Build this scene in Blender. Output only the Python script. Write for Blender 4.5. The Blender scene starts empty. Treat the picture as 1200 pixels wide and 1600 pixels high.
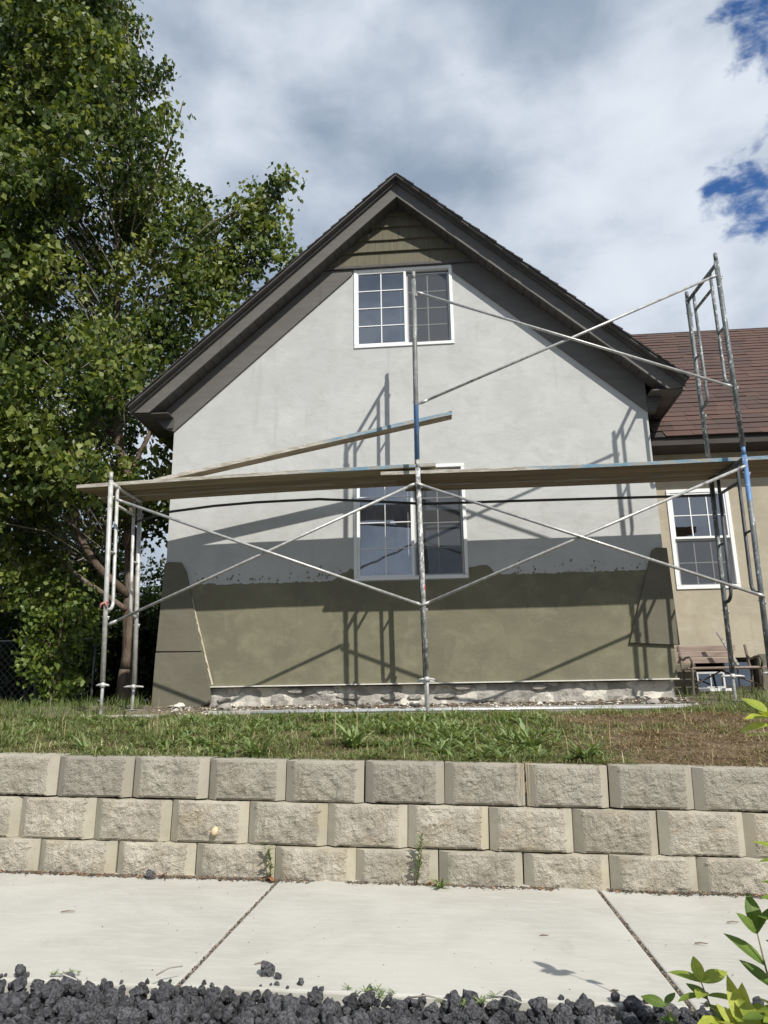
import bpy, bmesh, math, random
import numpy as np
from mathutils import Vector, Matrix, noise

random.seed(7)
RNG = np.random.default_rng(11)
SC = bpy.context.scene
COL = SC.collection
R = math.radians

# ------------------------------------------------------------------ camera
# world frame: X along the gable wall, Y away from the street, Z up; the phone is held at the origin
cp, cr, cy = R(14.451), R(-0.887), R(4.5836)
fwd = Vector((-math.sin(cy) * math.cos(cp), math.cos(cy) * math.cos(cp), math.sin(cp)))
rgt = Vector((math.cos(cy), math.sin(cy), 0))
upv = rgt.cross(fwd)
r2 = rgt * math.cos(cr) + upv * math.sin(cr)
u2 = -rgt * math.sin(cr) + upv * math.cos(cr)
cam = bpy.data.cameras.new('camera')
cam.sensor_fit = 'VERTICAL'
cam.sensor_height = 36
cam.lens = 1159.5 / 1600 * 36
cam.clip_start = 0.05
cam.clip_end = 2000
camo = bpy.data.objects.new('camera', cam)
m = Matrix((r2, u2, -fwd)).transposed().to_4x4()
camo.matrix_world = m
COL.objects.link(camo)
SC.camera = camo

# ------------------------------------------------------------------ sky and sun
SUN = Vector((-0.715, 1.0, -1.16)).normalized()          # the way the light travels
W = bpy.data.worlds.new("World")
SC.world = W
W.use_nodes = True
nt = W.node_tree
nt.nodes.clear()


def N(t, typ, **kw):
    n = t.nodes.new(typ)
    for k, v in kw.items():
        setattr(n, k, v)
    return n


def setin(n, **kw):
    for k, v in kw.items():
        n.inputs[k.replace('_', ' ')].default_value = v
    return n


def math_node(t, op, a, b=None, c=None, clamp=False):
    n = N(t, 'ShaderNodeMath', operation=op, use_clamp=clamp)
    for i, s in enumerate((a, b, c)):
        if s is None:
            continue
        if isinstance(s, (int, float)):
            n.inputs[i].default_value = s
        else:
            t.links.new(s, n.inputs[i])
    return n.outputs[0]


def maprange(t, v, a, b, c=0.0, d=1.0, smooth=True):
    n = N(t, 'ShaderNodeMapRange', interpolation_type='SMOOTHSTEP' if smooth else 'LINEAR')
    t.links.new(v, n.inputs['Value'])
    n.inputs['From Min'].default_value = a
    n.inputs['From Max'].default_value = b
    n.inputs['To Min'].default_value = c
    n.inputs['To Max'].default_value = d
    return n.outputs[0]


def mixcol(t, f, a, b, blend='MIX'):
    n = N(t, 'ShaderNodeMix', data_type='RGBA', blend_type=blend)
    for s, i in ((f, 0), (a, 6), (b, 7)):
        if isinstance(s, (int, float)):
            n.inputs[i].default_value = s
        elif isinstance(s, tuple):
            n.inputs[i].default_value = s if len(s) == 4 else s + (1,)
        else:
            t.links.new(s, n.inputs[i])
    return n.outputs[2]


def noise_node(t, vec, scale, detail=5, rough=.55, dist=0.0, out=0):
    n = N(t, 'ShaderNodeTexNoise')
    n.inputs['Scale'].default_value = scale
    n.inputs['Detail'].default_value = detail
    n.inputs['Roughness'].default_value = rough
    n.inputs['Distortion'].default_value = dist
    if vec is not None:
        t.links.new(vec, n.inputs['Vector'])
    return n.outputs[out]


sky = N(nt, 'ShaderNodeTexSky', sky_type='NISHITA')
sky.sun_disc = False
sky.sun_elevation = R(43.3)
sky.sun_rotation = math.atan2(-SUN.x, -SUN.y)
tc = N(nt, 'ShaderNodeTexCoord')
nrm = N(nt, 'ShaderNodeVectorMath', operation='NORMALIZE')
nt.links.new(tc.outputs['Generated'], nrm.inputs[0])
D = nrm.outputs[0]
sx = N(nt, 'ShaderNodeSeparateXYZ')
nt.links.new(D, sx.inputs[0])
zz = math_node(nt, 'ADD', math_node(nt, 'MAXIMUM', sx.outputs[2], 0.0), 0.22)
px = math_node(nt, 'DIVIDE', sx.outputs[0], zz)
py = math_node(nt, 'DIVIDE', sx.outputs[1], zz)
cx = N(nt, 'ShaderNodeCombineXYZ')
nt.links.new(px, cx.inputs[0])
nt.links.new(py, cx.inputs[1])
cx.inputs[2].default_value = 3.7
P = cx.outputs[0]


def lobe(d, a0, a1):
    n = N(nt, 'ShaderNodeVectorMath', operation='DOT_PRODUCT')
    nt.links.new(D, n.inputs[0])
    n.inputs[1].default_value = Vector(d).normalized()
    return maprange(nt, n.outputs['Value'], math.cos(R(a1)), math.cos(R(a0)))


sq = N(nt, 'ShaderNodeVectorMath', operation='MULTIPLY')
nt.links.new(D, sq.inputs[0])
sq.inputs[1].default_value = (1.0, 1.0, 1.7)
Q3 = sq.outputs[0]
n_big = noise_node(nt, Q3, 2.3, 3, .5)
n_mid = noise_node(nt, Q3, 4.6, 6, .5, .15)
n_fine = noise_node(nt, Q3, 13.0, 8, .55, .3)
n_puff = noise_node(nt, Q3, 26.0, 7, .6, .3)
bright = math_node(nt, 'ADD', math_node(nt, 'MULTIPLY', n_mid, .75), math_node(nt, 'MULTIPLY', n_fine, .34))
bright = math_node(nt, 'ADD', bright, math_node(nt, 'MULTIPLY', n_big, .55))
bright = math_node(nt, 'ADD', bright, math_node(nt, 'MULTIPLY', lobe((.36, .80, .47), 2, 26), .20))
bright = math_node(nt, 'SUBTRACT', bright, math_node(nt, 'MULTIPLY', lobe((-.02, .83, .58), 3, 28), .09))
bf = maprange(nt, bright, .56, 1.14)
ccol = mixcol(nt, bf, (2.55, 3.25, 4.25), (6.7, 7.25, 8.0))
holes = math_node(nt, 'MAXIMUM', lobe((.368, .754, .544), 0, 5.2), lobe((.356, .637, .684), 0, 5.2))
hv = math_node(nt, 'ADD', math_node(nt, 'MULTIPLY', holes, .42), math_node(nt, 'MULTIPLY', n_puff, .8))
hv = math_node(nt, 'ADD', hv, math_node(nt, 'MULTIPLY', n_fine, .7))
hv = math_node(nt, 'ADD', hv, math_node(nt, 'MULTIPLY', maprange(nt, noise_node(nt, P, .45, 2, .5), .56, .75), .45))
hole = maprange(nt, hv, 1.00, 1.30)
skyb = mixcol(nt, 1.0, sky.outputs[0], (.46, .78, 1.18), 'MULTIPLY')
bg = N(nt, 'ShaderNodeBackground')
bg.inputs['Strength'].default_value = 0.1
nt.links.new(mixcol(nt, hole, ccol, skyb), bg.inputs['Color'])
wo = N(nt, 'ShaderNodeOutputWorld')
nt.links.new(bg.outputs[0], wo.inputs['Surface'])

sun = bpy.data.lights.new('sun', 'SUN')
sun.energy = 4.6
sun.angle = R(.53)
sun.color = (1.0, .955, .88)
suno = bpy.data.objects.new('sun', sun)
suno.rotation_euler = SUN.to_track_quat('-Z', 'Y').to_euler()
suno.location = (6, -6, 12)
COL.objects.link(suno)

vs = SC.view_settings
vs.view_transform = 'Standard'
vs.look = 'None'
vs.exposure = 0.18
vs.gamma = 1.0
vs.use_curve_mapping = False


# ------------------------------------------------------------------ materials
def new_mat(name):
    mt = bpy.data.materials.new(name)
    mt.use_nodes = True
    t = mt.node_tree
    t.nodes.clear()
    out = N(t, 'ShaderNodeOutputMaterial')
    b = N(t, 'ShaderNodeBsdfPrincipled')
    t.links.new(b.outputs[0], out.inputs[0])
    return mt, t, b, out


def coords(t, kind='Object', rand=True, stretch=None):
    c = N(t, 'ShaderNodeTexCoord')
    v = c.outputs[kind]
    if rand:
        oi = N(t, 'ShaderNodeObjectInfo')
        mul = math_node(t, 'MULTIPLY', oi.outputs['Random'], 37.0)
        a = N(t, 'ShaderNodeVectorMath', operation='ADD')
        t.links.new(v, a.inputs[0])
        t.links.new(mul, a.inputs[1])
        v = a.outputs[0]
    if stretch:
        s = N(t, 'ShaderNodeVectorMath', operation='MULTIPLY')
        t.links.new(v, s.inputs[0])
        s.inputs[1].default_value = stretch
        v = s.outputs[0]
    return v


def bump(t, b, h, strength=.3, dist=.01):
    n = N(t, 'ShaderNodeBump')
    n.inputs['Strength'].default_value = strength
    n.inputs['Distance'].default_value = dist
    t.links.new(h, n.inputs['Height'])
    t.links.new(n.outputs[0], b.inputs['Normal'])


def surf(name, c1, c2, scale=6, rough=.85, c3=None, s3=1.5, t3=(.5, .7), bscale=60, bstr=.3, bdist=.004,
         stretch=None, rand=True, metal=0.0, detail=6, contrast=(.35, .65), vary=0.0):
    """two tone noise, an optional third blotch colour and a fine bump"""
    mt, t, b, _ = new_mat(name)
    v = coords(t, rand=rand, stretch=stretch)
    col = mixcol(t, maprange(t, noise_node(t, v, scale, detail), *contrast), c1, c2)
    if c3:
        col = mixcol(t, maprange(t, noise_node(t, v, s3, 6, .6), *t3), col, c3)
    if vary:
        oi = N(t, 'ShaderNodeObjectInfo')
        hs = N(t, 'ShaderNodeHueSaturation')
        t.links.new(math_node(t, 'ADD', math_node(t, 'MULTIPLY', oi.outputs['Random'], vary * 2), 1 - vary), hs.inputs['Value'])
        t.links.new(col, hs.inputs['Color'])
        col = hs.outputs[0]
    t.links.new(col, b.inputs['Base Color'])
    b.inputs['Roughness'].default_value = rough
    b.inputs['Metallic'].default_value = metal
    b.inputs['Specular IOR Level'].default_value = .3
    if bstr:
        bump(t, b, noise_node(t, v, bscale, 4, .6), bstr, bdist)
    return mt


def stucco(name, c1, c2, c3, streak=0.0):
    mt, t, b, _ = new_mat(name)
    v = coords(t, rand=False)
    a = noise_node(t, v, 1.6, 6, .6, .6)
    f = noise_node(t, v, 3.6, 7, .70, .5)
    col = mixcol(t, maprange(t, a, .35, .68), c1, c2)
    col = mixcol(t, math_node(t, 'MULTIPLY', maprange(t, f, .46, .68), .70), col, c3)
    vs_ = coords(t, rand=False, stretch=(9, 9, .7))
    st = maprange(t, noise_node(t, vs_, 1.0, 5, .6), .60, .74)
    if streak:
        col = mixcol(t, math_node(t, 'MULTIPLY', st, streak), col, tuple(x * .78 for x in c1))
    hz = coords(t, rand=False, stretch=(1.2, 1, 2.2))
    tr_ = maprange(t, noise_node(t, hz, 2.4, 6, .62, .7), .50, .70)
    col = mixcol(t, math_node(t, 'MULTIPLY', tr_, .26), col, tuple(x * .84 for x in c1))
    speck = maprange(t, noise_node(t, v, 55, 3, .6), .66, .74)
    col = mixcol(t, math_node(t, 'MULTIPLY', speck, .28), col, tuple(x * .6 for x in c1))
    t.links.new(col, b.inputs['Base Color'])
    b.inputs['Roughness'].default_value = .93
    b.inputs['Specular IOR Level'].default_value = .15
    h = math_node(t, 'ADD', math_node(t, 'MULTIPLY', noise_node(t, hz, 3.0, 5, .5, .8), 1.3), math_node(t, 'MULTIPLY', noise_node(t, v, 120, 3, .6), .25))
    bump(t, b, h, .38, .012)
    return mt


M = {}
M['white'] = stucco('white_stucco', (.455, .462, .452), (.505, .512, .500), (.425, .428, .412), .40)
M['olive'] = stucco('olive_base_coat', (.160, .152, .106), (.192, .183, .124), (.236, .222, .150), .30)
M['corner'] = stucco('grey_corner_coat', (.140, .132, .100), (.155, .145, .110), (.172, .162, .124), .25)
M['tan'] = stucco('tan_stucco', (.365, .322, .245), (.42, .375, .288), (.46, .415, .33), .3)
M['foam'] = surf('pale_foam', (.5, .45, .33), (.6, .56, .45), 40, .95)
M['fascia'] = surf('grey_brown_board', (.112, .106, .098), (.130, .123, .114), 3, .6, bscale=30, bstr=.08, stretch=(1, 1, 6))
M['soffit'] = surf('grey_soffit', (.070, .067, .063), (.088, .084, .079), 4, .55, bstr=.05)
M['drip'] = surf('drip_edge', (.075, .070, .066), (.10, .095, .09), 5, .5, bstr=.05)
M['roof_dark'] = surf('charcoal_shingle', (.030, .028, .028), (.055, .05, .048), 40, .95, bscale=200, bstr=.5)
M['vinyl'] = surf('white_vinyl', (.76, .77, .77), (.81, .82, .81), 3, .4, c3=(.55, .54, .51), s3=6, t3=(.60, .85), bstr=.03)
M['vinyl_shade'] = surf('shaded_sash_vinyl', (.52, .53, .53), (.58, .59, .59), 3, .45, bstr=.03)  # white vinyl greyed in colour for the shade on recessed sashes
M['cement_board'] = surf('bleached_board', (.36, .35, .33), (.46, .45, .43), 3, .9, c3=(.26, .24, .21), s3=4, t3=(.55, .7), stretch=(1, 8, 8), bscale=20, bstr=.3)
M['metal_flash'] = surf('pale_flashing', (.58, .56, .48), (.66, .64, .58), 12, .5, bstr=.05)
M['interior'] = surf('interior_paint', (.16, .155, .15), (.2, .19, .18), 2, .9, bstr=0)
M['galv'] = surf('galvanised_tube', (.42, .42, .40), (.56, .56, .54), 14, .55, c3=(.22, .20, .17), s3=9, t3=(.54, .70), bscale=60, bstr=.15, metal=.25)
M['brace'] = surf('brace_tube', (.36, .36, .35), (.50, .50, .49), 20, .42, c3=(.16, .15, .13), s3=9, t3=(.62, .72), bstr=.1, metal=.4)
M['dark_tube'] = surf('dark_tube', (.045, .045, .045), (.08, .08, .078), 20, .6, bstr=.1)  # on the guard tubes this dark grey includes the planks' shade
M['plank'] = surf('weathered_plank', (.20, .160, .105), (.31, .255, .175), 1.3, .9, c3=(.40, .37, .30), s3=2.2, t3=(.55, .75), stretch=(.5, 14, 14), bscale=18, bstr=.35, vary=.22)
M['plank_dark'] = surf('dark_plank', (.13, .100, .066), (.21, .165, .112), 1.3, .9, c3=(.31, .28, .225), s3=2.2, t3=(.60, .78), stretch=(.5, 14, 14), bscale=18, bstr=.35, vary=.22)
M['grey_wood'] = surf('silver_grey_wood', (.33, .31, .28), (.45, .43, .40), 2, .9, c3=(.22, .19, .15), s3=3, stretch=(1, 12, 12), bscale=18, bstr=.3)
M['pink_wood'] = surf('faded_bench_wood', (.24, .18, .15), (.33, .265, .225), 2, .9, c3=(.15, .11, .09), s3=3, t3=(.58, .72), stretch=(1.5, 14, 14), bscale=18, bstr=.3)
M['iron'] = surf('bench_iron', (.09, .075, .062), (.15, .125, .10), 14, .6, bstr=.3)
M['slab'] = None
M['brown'] = surf('dark_brown_board', (.040, .034, .030), (.055, .047, .041), 3, .7, bstr=.05)
M['trunk'] = surf('bark', (.085, .062, .045), (.165, .125, .095), 3, .95, c3=(.24, .205, .17), s3=2, t3=(.52, .72), stretch=(4, 4, 1), bscale=9, bstr=.9, bdist=.03)
M['lava'] = surf('black_lava', (.040, .040, .044), (.120, .120, .128), 3.5, .8, c3=(.22, .21, .21), s3=6, t3=(.56, .74), bscale=7, bstr=1.0, bdist=.010, contrast=(.40, .60), detail=10, vary=.3)
M['gravel_base'] = surf('gravel_base', (.02, .02, .022), (.06, .06, .064), 40, .9, bscale=60, bstr=1.0, bdist=.02)
M['small_lava'] = surf('small_black_lava', (.03, .03, .033), (.105, .105, .112), 45, .85, bscale=120, bstr=1.0, bdist=.01, detail=8)
M['bark_pale'] = surf('pale_twig', (.17, .15, .12), (.30, .27, .23), 8, .9, bstr=0)
M['joint_dirt'] = surf('joint_dirt', (.050, .042, .034), (.10, .085, .068), 30, .95, rand=False)
M['lava_red'] = surf('reddish_lava', (.07, .036, .030), (.13, .07, .055), 4, .85, bscale=7, bstr=1.0, bdist=.01)
M['soil'] = surf('soil', (.11, .078, .052), (.19, .145, .10), 5, .98, c3=(.26, .21, .15), s3=20, t3=(.5, .7), bscale=40, bstr=.8, bdist=.03, rand=False)
M['rubble'] = surf('rubble_grey', (.26, .24, .21), (.42, .40, .36), 9, .95, c3=(.16, .13, .10), s3=6, bscale=40, bstr=.6)
M['plaster_bit'] = surf('chalky_plaster', (.60, .57, .48), (.70, .68, .62), 9, .95, c3=(.38, .36, .31), s3=4, t3=(.5, .7), bscale=40, bstr=.6)
M['cement'] = surf('grey_cement', (.28, .265, .235), (.42, .40, .36), 7, .95, c3=(.58, .55, .48), s3=3.0, t3=(.50, .535), bscale=40, bstr=.7, bdist=.02, rand=False)
M['twig'] = surf('dry_twig', (.14, .11, .08), (.25, .2, .15), 20, .9)
M['asphalt'] = surf('asphalt', (.04, .04, .042), (.06, .06, .062), 30, .9, bscale=200, rand=False)
M['red_cloth'] = surf('faded_red_cloth', (.32, .10, .10), (.45, .22, .20), 30, .9)
M['red_paint'] = surf('red_paint', (.42, .03, .06), (.5, .08, .1), 30, .5)
M['tan_knob'] = surf('tan_knob', (.55, .42, .26), (.62, .5, .32), 30, .7)
M['silver_pipe'] = surf('silver_conduit', (.62, .64, .66), (.72, .73, .75), 10, .3, metal=.5, bstr=.02)
M['blue_pipe'] = surf('bluish_conduit', (.42, .52, .66), (.52, .6, .72), 10, .35, metal=.2, bstr=.02)
M['dead_leaf'] = surf('dead_leaf', (.24, .10, .045), (.34, .17, .075), 30, .8)
M['wire'] = surf('fence_wire', (.14, .145, .15), (.22, .23, .235), 20, .5, metal=.5, bstr=0)


def paint_tube(name, dark, light, blue=None, below=True, chip=.56):
    """chipped paint on weathered steel; an optional sprayed blue band with a rough edge at local height blue"""
    mt, t, b, _ = new_mat(name)
    c = N(t, 'ShaderNodeTexCoord')
    v = c.outputs['Object']
    s = N(t, 'ShaderNodeVectorMath', operation='MULTIPLY')
    t.links.new(v, s.inputs[0])
    s.inputs[1].default_value = (1.6, 1.6, .8)
    n1 = noise_node(t, s.outputs[0], 22, 6, .7)
    n2 = noise_node(t, s.outputs[0], 7, 4, .6)
    col = mixcol(t, maprange(t, n2, .4, .62), dark, tuple(x * 1.9 for x in dark))
    if blue is not None:
        sp = N(t, 'ShaderNodeSeparateXYZ')
        t.links.new(v, sp.inputs[0])
        e = math_node(t, 'ADD', sp.outputs[2], math_node(t, 'MULTIPLY', math_node(t, 'SUBTRACT', n2, .5), .25))
        msk = maprange(t, e, blue - .03, blue + .03, 1.0 if below else 0.0, 0.0 if below else 1.0)
        col = mixcol(t, math_node(t, 'MULTIPLY', msk, maprange(t, n2, .30, .50, .35, 1.0)), col, (.095, .205, .400))
    col = mixcol(t, maprange(t, n1, chip, chip + .06), col, light)
    t.links.new(col, b.inputs['Base Color'])
    b.inputs['Roughness'].default_value = .55
    b.inputs['Metallic'].default_value = .1
    bump(t, b, n1, .3, .003)
    return mt


M['weathered'] = paint_tube('weathered_tube', (.085, .095, .095), (.52, .54, .53))
M['weathered_dark'] = paint_tube('dark_chipped_tube', (.040, .044, .048), (.42, .44, .45), chip=.66)
M['blue_foot'] = paint_tube('blue_footed_tube', (.14, .145, .14), (.50, .52, .51), .62, True, .60)
M['blue_top'] = paint_tube('blue_topped_tube', (.10, .11, .115), (.55, .58, .60), 1.62, False, .58)
M['worn_white'] = paint_tube('worn_white_tube', (.17, .17, .165), (.60, .61, .60), chip=.50)


def plank_edge_mat(name, blue_from, blue_to):
    """pale edge with worn blue paint along a stretch of the board"""
    mt, t, b, _ = new_mat(name)
    c = N(t, 'ShaderNodeTexCoord')
    v = c.outputs['Object']
    s = N(t, 'ShaderNodeVectorMath', operation='MULTIPLY')
    t.links.new(v, s.inputs[0])
    s.inputs[1].default_value = (2.2, 10, 18)
    n1 = noise_node(t, s.outputs[0], 2.4, 6, .65)
    n2 = noise_node(t, s.outputs[0], .9, 5, .6)
    col = mixcol(t, maprange(t, n1, .38, .62), (.26, .235, .19), (.46, .44, .39))
    sp = N(t, 'ShaderNodeSeparateXYZ')
    t.links.new(v, sp.inputs[0])
    e = math_node(t, 'ADD', sp.outputs[0], math_node(t, 'MULTIPLY', math_node(t, 'SUBTRACT', n2, .5), 1.4))
    msk = math_node(t, 'MULTIPLY', maprange(t, e, blue_from - .2, blue_from + .2), maprange(t, e, blue_to - .2, blue_to + .2, 1, 0))
    msk = math_node(t, 'MULTIPLY', msk, maprange(t, n1, .42, .56))
    col = mixcol(t, msk, col, (.125, .235, .32))
    col = mixcol(t, maprange(t, noise_node(t, s.outputs[0], 6, 5, .7), .60, .68), col, (.68, .68, .66))
    t.links.new(col, b.inputs['Base Color'])
    b.inputs['Roughness'].default_value = .85
    bump(t, b, n1, .4, .006)
    return mt


def slab_mat():
    mt, t, b, _ = new_mat('sidewalk_concrete')
    v = coords(t, rand=True)
    vx = coords(t, rand=True, stretch=(1.0, 5.0, 1.0))
    broom = noise_node(t, vx, 9, 6, .65)
    big = noise_node(t, v, 1.7, 6, .6, .5)
    col = mixcol(t, maprange(t, big, .35, .66), (.405, .392, .348), (.472, .460, .412))
    col = mixcol(t, math_node(t, 'MULTIPLY', maprange(t, broom, .46, .66), .55), col, (.50, .492, .45))
    dark = maprange(t, noise_node(t, vx, 5, 6, .7, .4), .62, .78)
    col = mixcol(t, math_node(t, 'MULTIPLY', dark, .5), col, (.29, .28, .245))
    stain = maprange(t, noise_node(t, v, 3.3, 7, .7, .8), .60, .74)
    col = mixcol(t, math_node(t, 'MULTIPLY', stain, .35), col, (.30, .285, .24))
    spk = maprange(t, noise_node(t, v, 190, 2, .5), .70, .76)
    col = mixcol(t, math_node(t, 'MULTIPLY', spk, .5), col, (.2, .19, .17))
    t.links.new(col, b.inputs['Base Color'])
    b.inputs['Roughness'].default_value = .92
    b.inputs['Specular IOR Level'].default_value = .2
    h = math_node(t, 'ADD', broom, math_node(t, 'MULTIPLY', noise_node(t, v, 220, 3, .6), .5))
    bump(t, b, h, .35, .004)
    return mt


M['slab'] = slab_mat()


def block_mat(name, c1, c2, c3, bs):
    mt, t, b, _ = new_mat(name)
    v = coords(t, rand=True)
    oi = N(t, 'ShaderNodeObjectInfo')
    col = mixcol(t, maprange(t, noise_node(t, v, 7, 7, .65), .36, .64), c1, c2)
    grime = maprange(t, noise_node(t, v, 3.2, 5, .6, .4), .50, .72)
    col = mixcol(t, math_node(t, 'MULTIPLY', grime, .65), col, c3)
    col = mixcol(t, math_node(t, 'MULTIPLY', maprange(t, noise_node(t, v, 90, 3, .6), .60, .70), .5), col, tuple(x * .5 for x in c1))
    g = N(t, 'ShaderNodeAttribute', attribute_type='OBJECT', attribute_name='weathering')
    col = mixcol(t, g.outputs['Fac'], col, (.275, .255, .220))
    val = N(t, 'ShaderNodeHueSaturation')
    t.links.new(math_node(t, 'ADD', math_node(t, 'MULTIPLY', oi.outputs['Random'], .20), .90), val.inputs['Value'])
    t.links.new(col, val.inputs['Color'])
    t.links.new(val.outputs[0], b.inputs['Base Color'])
    b.inputs['Roughness'].default_value = .96
    b.inputs['Specular IOR Level'].default_value = .15
    h = math_node(t, 'ADD', noise_node(t, v, bs, 5, .7), math_node(t, 'MULTIPLY', noise_node(t, v, bs * 4, 3, .6), .35))
    bump(t, b, h, 1.0 if bs < 60 else .3, .022 if bs < 60 else .003)
    return mt


M['block_rough'] = block_mat('split_face', (.385, .348, .280), (.545, .502, .412), (.38, .31, .205), 30)
M['block_smooth'] = block_mat('cast_face', (.355, .328, .262), (.420, .388, .312), (.40, .345, .235), 110)


def shingle_mat():
    mt, t, b, _ = new_mat('red_brown_shingle')
    v = coords(t, rand=True)
    oi = N(t, 'ShaderNodeObjectInfo')
    rmp = N(t, 'ShaderNodeValToRGB')
    els = rmp.color_ramp.elements
    els[0].color = (.050, .032, .027, 1)
    els[1].color = (.112, .056, .040, 1)
    e = els.new(.45)
    e.color = (.074, .041, .033, 1)
    t.links.new(oi.outputs['Random'], rmp.inputs[0])
    col = mixcol(t, maprange(t, noise_node(t, v, 150, 3, .6), .35, .65), rmp.outputs[0], (.078, .050, .042))
    t.links.new(col, b.inputs['Base Color'])
    b.inputs['Roughness'].default_value = .95
    bump(t, b, noise_node(t, v, 200, 3, .6), .5, .004)
    return mt


M['shingle'] = shingle_mat()


def shake_mat():
    mt, t, b, _ = new_mat('grooved_cedar')
    v = coords(t, rand=True, stretch=(60, 1, 1.2))
    g = noise_node(t, v, 1.0, 3, .6)
    v2 = coords(t, rand=True)
    col = mixcol(t, maprange(t, g, .15, .85), (.090, .082, .054), (.150, .138, .095))
    col = mixcol(t, maprange(t, noise_node(t, v2, 5, 4, .6), .5, .7), col, (.13, .118, .078))
    t.links.new(col, b.inputs['Base Color'])
    b.inputs['Roughness'].default_value = .9
    bump(t, b, g, .6, .006)
    return mt


M['shake'] = shake_mat()


def glass_mat(name, tint, base):
    mt, t, b, out = new_mat(name)
    t.nodes.remove(b)
    tr = N(t, 'ShaderNodeBsdfTransparent')
    tr.inputs[0].default_value = tint + (1,)
    gl = N(t, 'ShaderNodeBsdfGlossy')
    gl.inputs['Color'].default_value = (.84, .89, .97, 1)
    gl.inputs['Roughness'].default_value = .015
    fr = N(t, 'ShaderNodeFresnel')
    fr.inputs[0].default_value = 1.5
    v = coords(t)
    bp = N(t, 'ShaderNodeBump')
    bp.inputs['Strength'].default_value = .14
    bp.inputs['Distance'].default_value = .02
    t.links.new(noise_node(t, v, 2.2, 2), bp.inputs['Height'])
    t.links.new(bp.outputs[0], gl.inputs['Normal'])
    mx = N(t, 'ShaderNodeMixShader')
    t.links.new(math_node(t, 'ADD', math_node(t, 'MULTIPLY', fr.outputs[0], 1.7), base, clamp=True), mx.inputs[0])
    t.links.new(tr.outputs[0], mx.inputs[1])
    t.links.new(gl.outputs[0], mx.inputs[2])
    t.links.new(mx.outputs[0], out.inputs[0])
    return mt


M['glass'] = glass_mat('window_glass', (.78, .80, .83), .19)


def screen_mat():
    mt, t, b, out = new_mat('insect_mesh')
    tr = N(t, 'ShaderNodeBsdfTransparent')
    tr.inputs[0].default_value = (.9, .9, .9, 1)
    b.inputs['Base Color'].default_value = (.105, .11, .118, 1)
    b.inputs['Roughness'].default_value = .8
    mx = N(t, 'ShaderNodeMixShader')
    mx.inputs[0].default_value = .42
    t.links.new(tr.outputs[0], mx.inputs[1])
    t.links.new(b.outputs[0], mx.inputs[2])
    t.links.new(mx.outputs[0], out.inputs[0])
    return mt


M['screen'] = screen_mat()


def cloth_mat(name, c):
    mt, t, b, out = new_mat(name)
    b.inputs['Base Color'].default_value = c + (1,)
    b.inputs['Roughness'].default_value = .95
    tl = N(t, 'ShaderNodeBsdfTranslucent')
    tl.inputs[0].default_value = c + (1,)
    mx = N(t, 'ShaderNodeMixShader')
    mx.inputs[0].default_value = .3
    t.links.new(b.outputs[0], mx.inputs[1])
    t.links.new(tl.outputs[0], mx.inputs[2])
    t.links.new(mx.outputs[0], out.inputs[0])
    return mt


M['curtain'] = cloth_mat('lavender_curtain', (.80, .80, .85))
M['curtain_sky'] = cloth_mat('reflected_sky_curtain', (.09, .14, .24))  # blue put into the cloth for the sky reflected in the upper panes


def leaf_mat(name, stops, rough=.42, trans=.35, spec=.5, mottle=0.0):
    mt, t, b, out = new_mat(name)
    at = N(t, 'ShaderNodeAttribute', attribute_name='shade')
    rmp = N(t, 'ShaderNodeValToRGB')
    els = rmp.color_ramp.elements
    els[0].position, els[0].color = stops[0][0], stops[0][1] + (1,)
    els[1].position, els[1].color = stops[-1][0], stops[-1][1] + (1,)
    for p, c in stops[1:-1]:
        els.new(p).color = c + (1,)
    t.links.new(at.outputs['Fac'], rmp.inputs[0])
    col = rmp.outputs[0]
    if mottle:
        v = coords(t, rand=True)
        col = mixcol(t, math_node(t, 'MULTIPLY', maprange(t, noise_node(t, v, 60, 5, .6, .5), .35, .7), mottle), col, (.05, .10, .015))
        bump(t, b, noise_node(t, v, 170, 4, .6), .5, .003)
    t.links.new(col, b.inputs['Base Color'])
    b.inputs['Roughness'].default_value = rough
    b.inputs['Specular IOR Level'].default_value = spec
    tl = N(t, 'ShaderNodeBsdfTranslucent')
    t.links.new(mixcol(t, 1.0, rmp.outputs[0], (1.5, 1.45, .6), 'MULTIPLY'), tl.inputs[0])
    mx = N(t, 'ShaderNodeMixShader')
    mx.inputs[0].default_value = trans
    t.links.new(b.outputs[0], mx.inputs[1])
    t.links.new(tl.outputs[0], mx.inputs[2])
    t.links.new(mx.outputs[0], out.inputs[0])
    return mt


M['leaf'] = leaf_mat('poplar_leaf', rough=.42, spec=.35, stops=[(0, (.030, .053, .014)), (.38, (.085, .125, .028)), (.70, (.190, .230, .052)), (1, (.28, .31, .10))])
M['leaf_dark'] = leaf_mat('shade_leaf', [(0, (.018, .034, .010)), (.6, (.035, .060, .016)), (1, (.07, .10, .025))], .5)  # dark greens carry the shade under and behind the tree crown
M['leaf_lime'] = leaf_mat('lime_leaf', [(0, (.055, .09, .018)), (.5, (.12, .175, .032)), (1, (.23, .28, .06))], .45)
M['leaf_front'] = leaf_mat('yellow_green_leaf', [(0, (.050, .095, .018)), (.4, (.15, .225, .035)), (.72, (.33, .385, .055)), (1, (.47, .475, .075))], .5, .30, .3, .35)
M['grass'] = leaf_mat('grass_blade', [(0, (.070, .100, .026)), (.35, (.150, .195, .064)), (.68, (.25, .285, .115)), (.88, (.42, .40, .24)), (1, (.60, .54, .38))], .6, .25, .3)
M['straw'] = leaf_mat('dry_grass_blade', [(0, (.12, .078, .042)), (.5, (.27, .195, .105)), (1, (.50, .40, .26))], .8, .15, .2)
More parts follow.
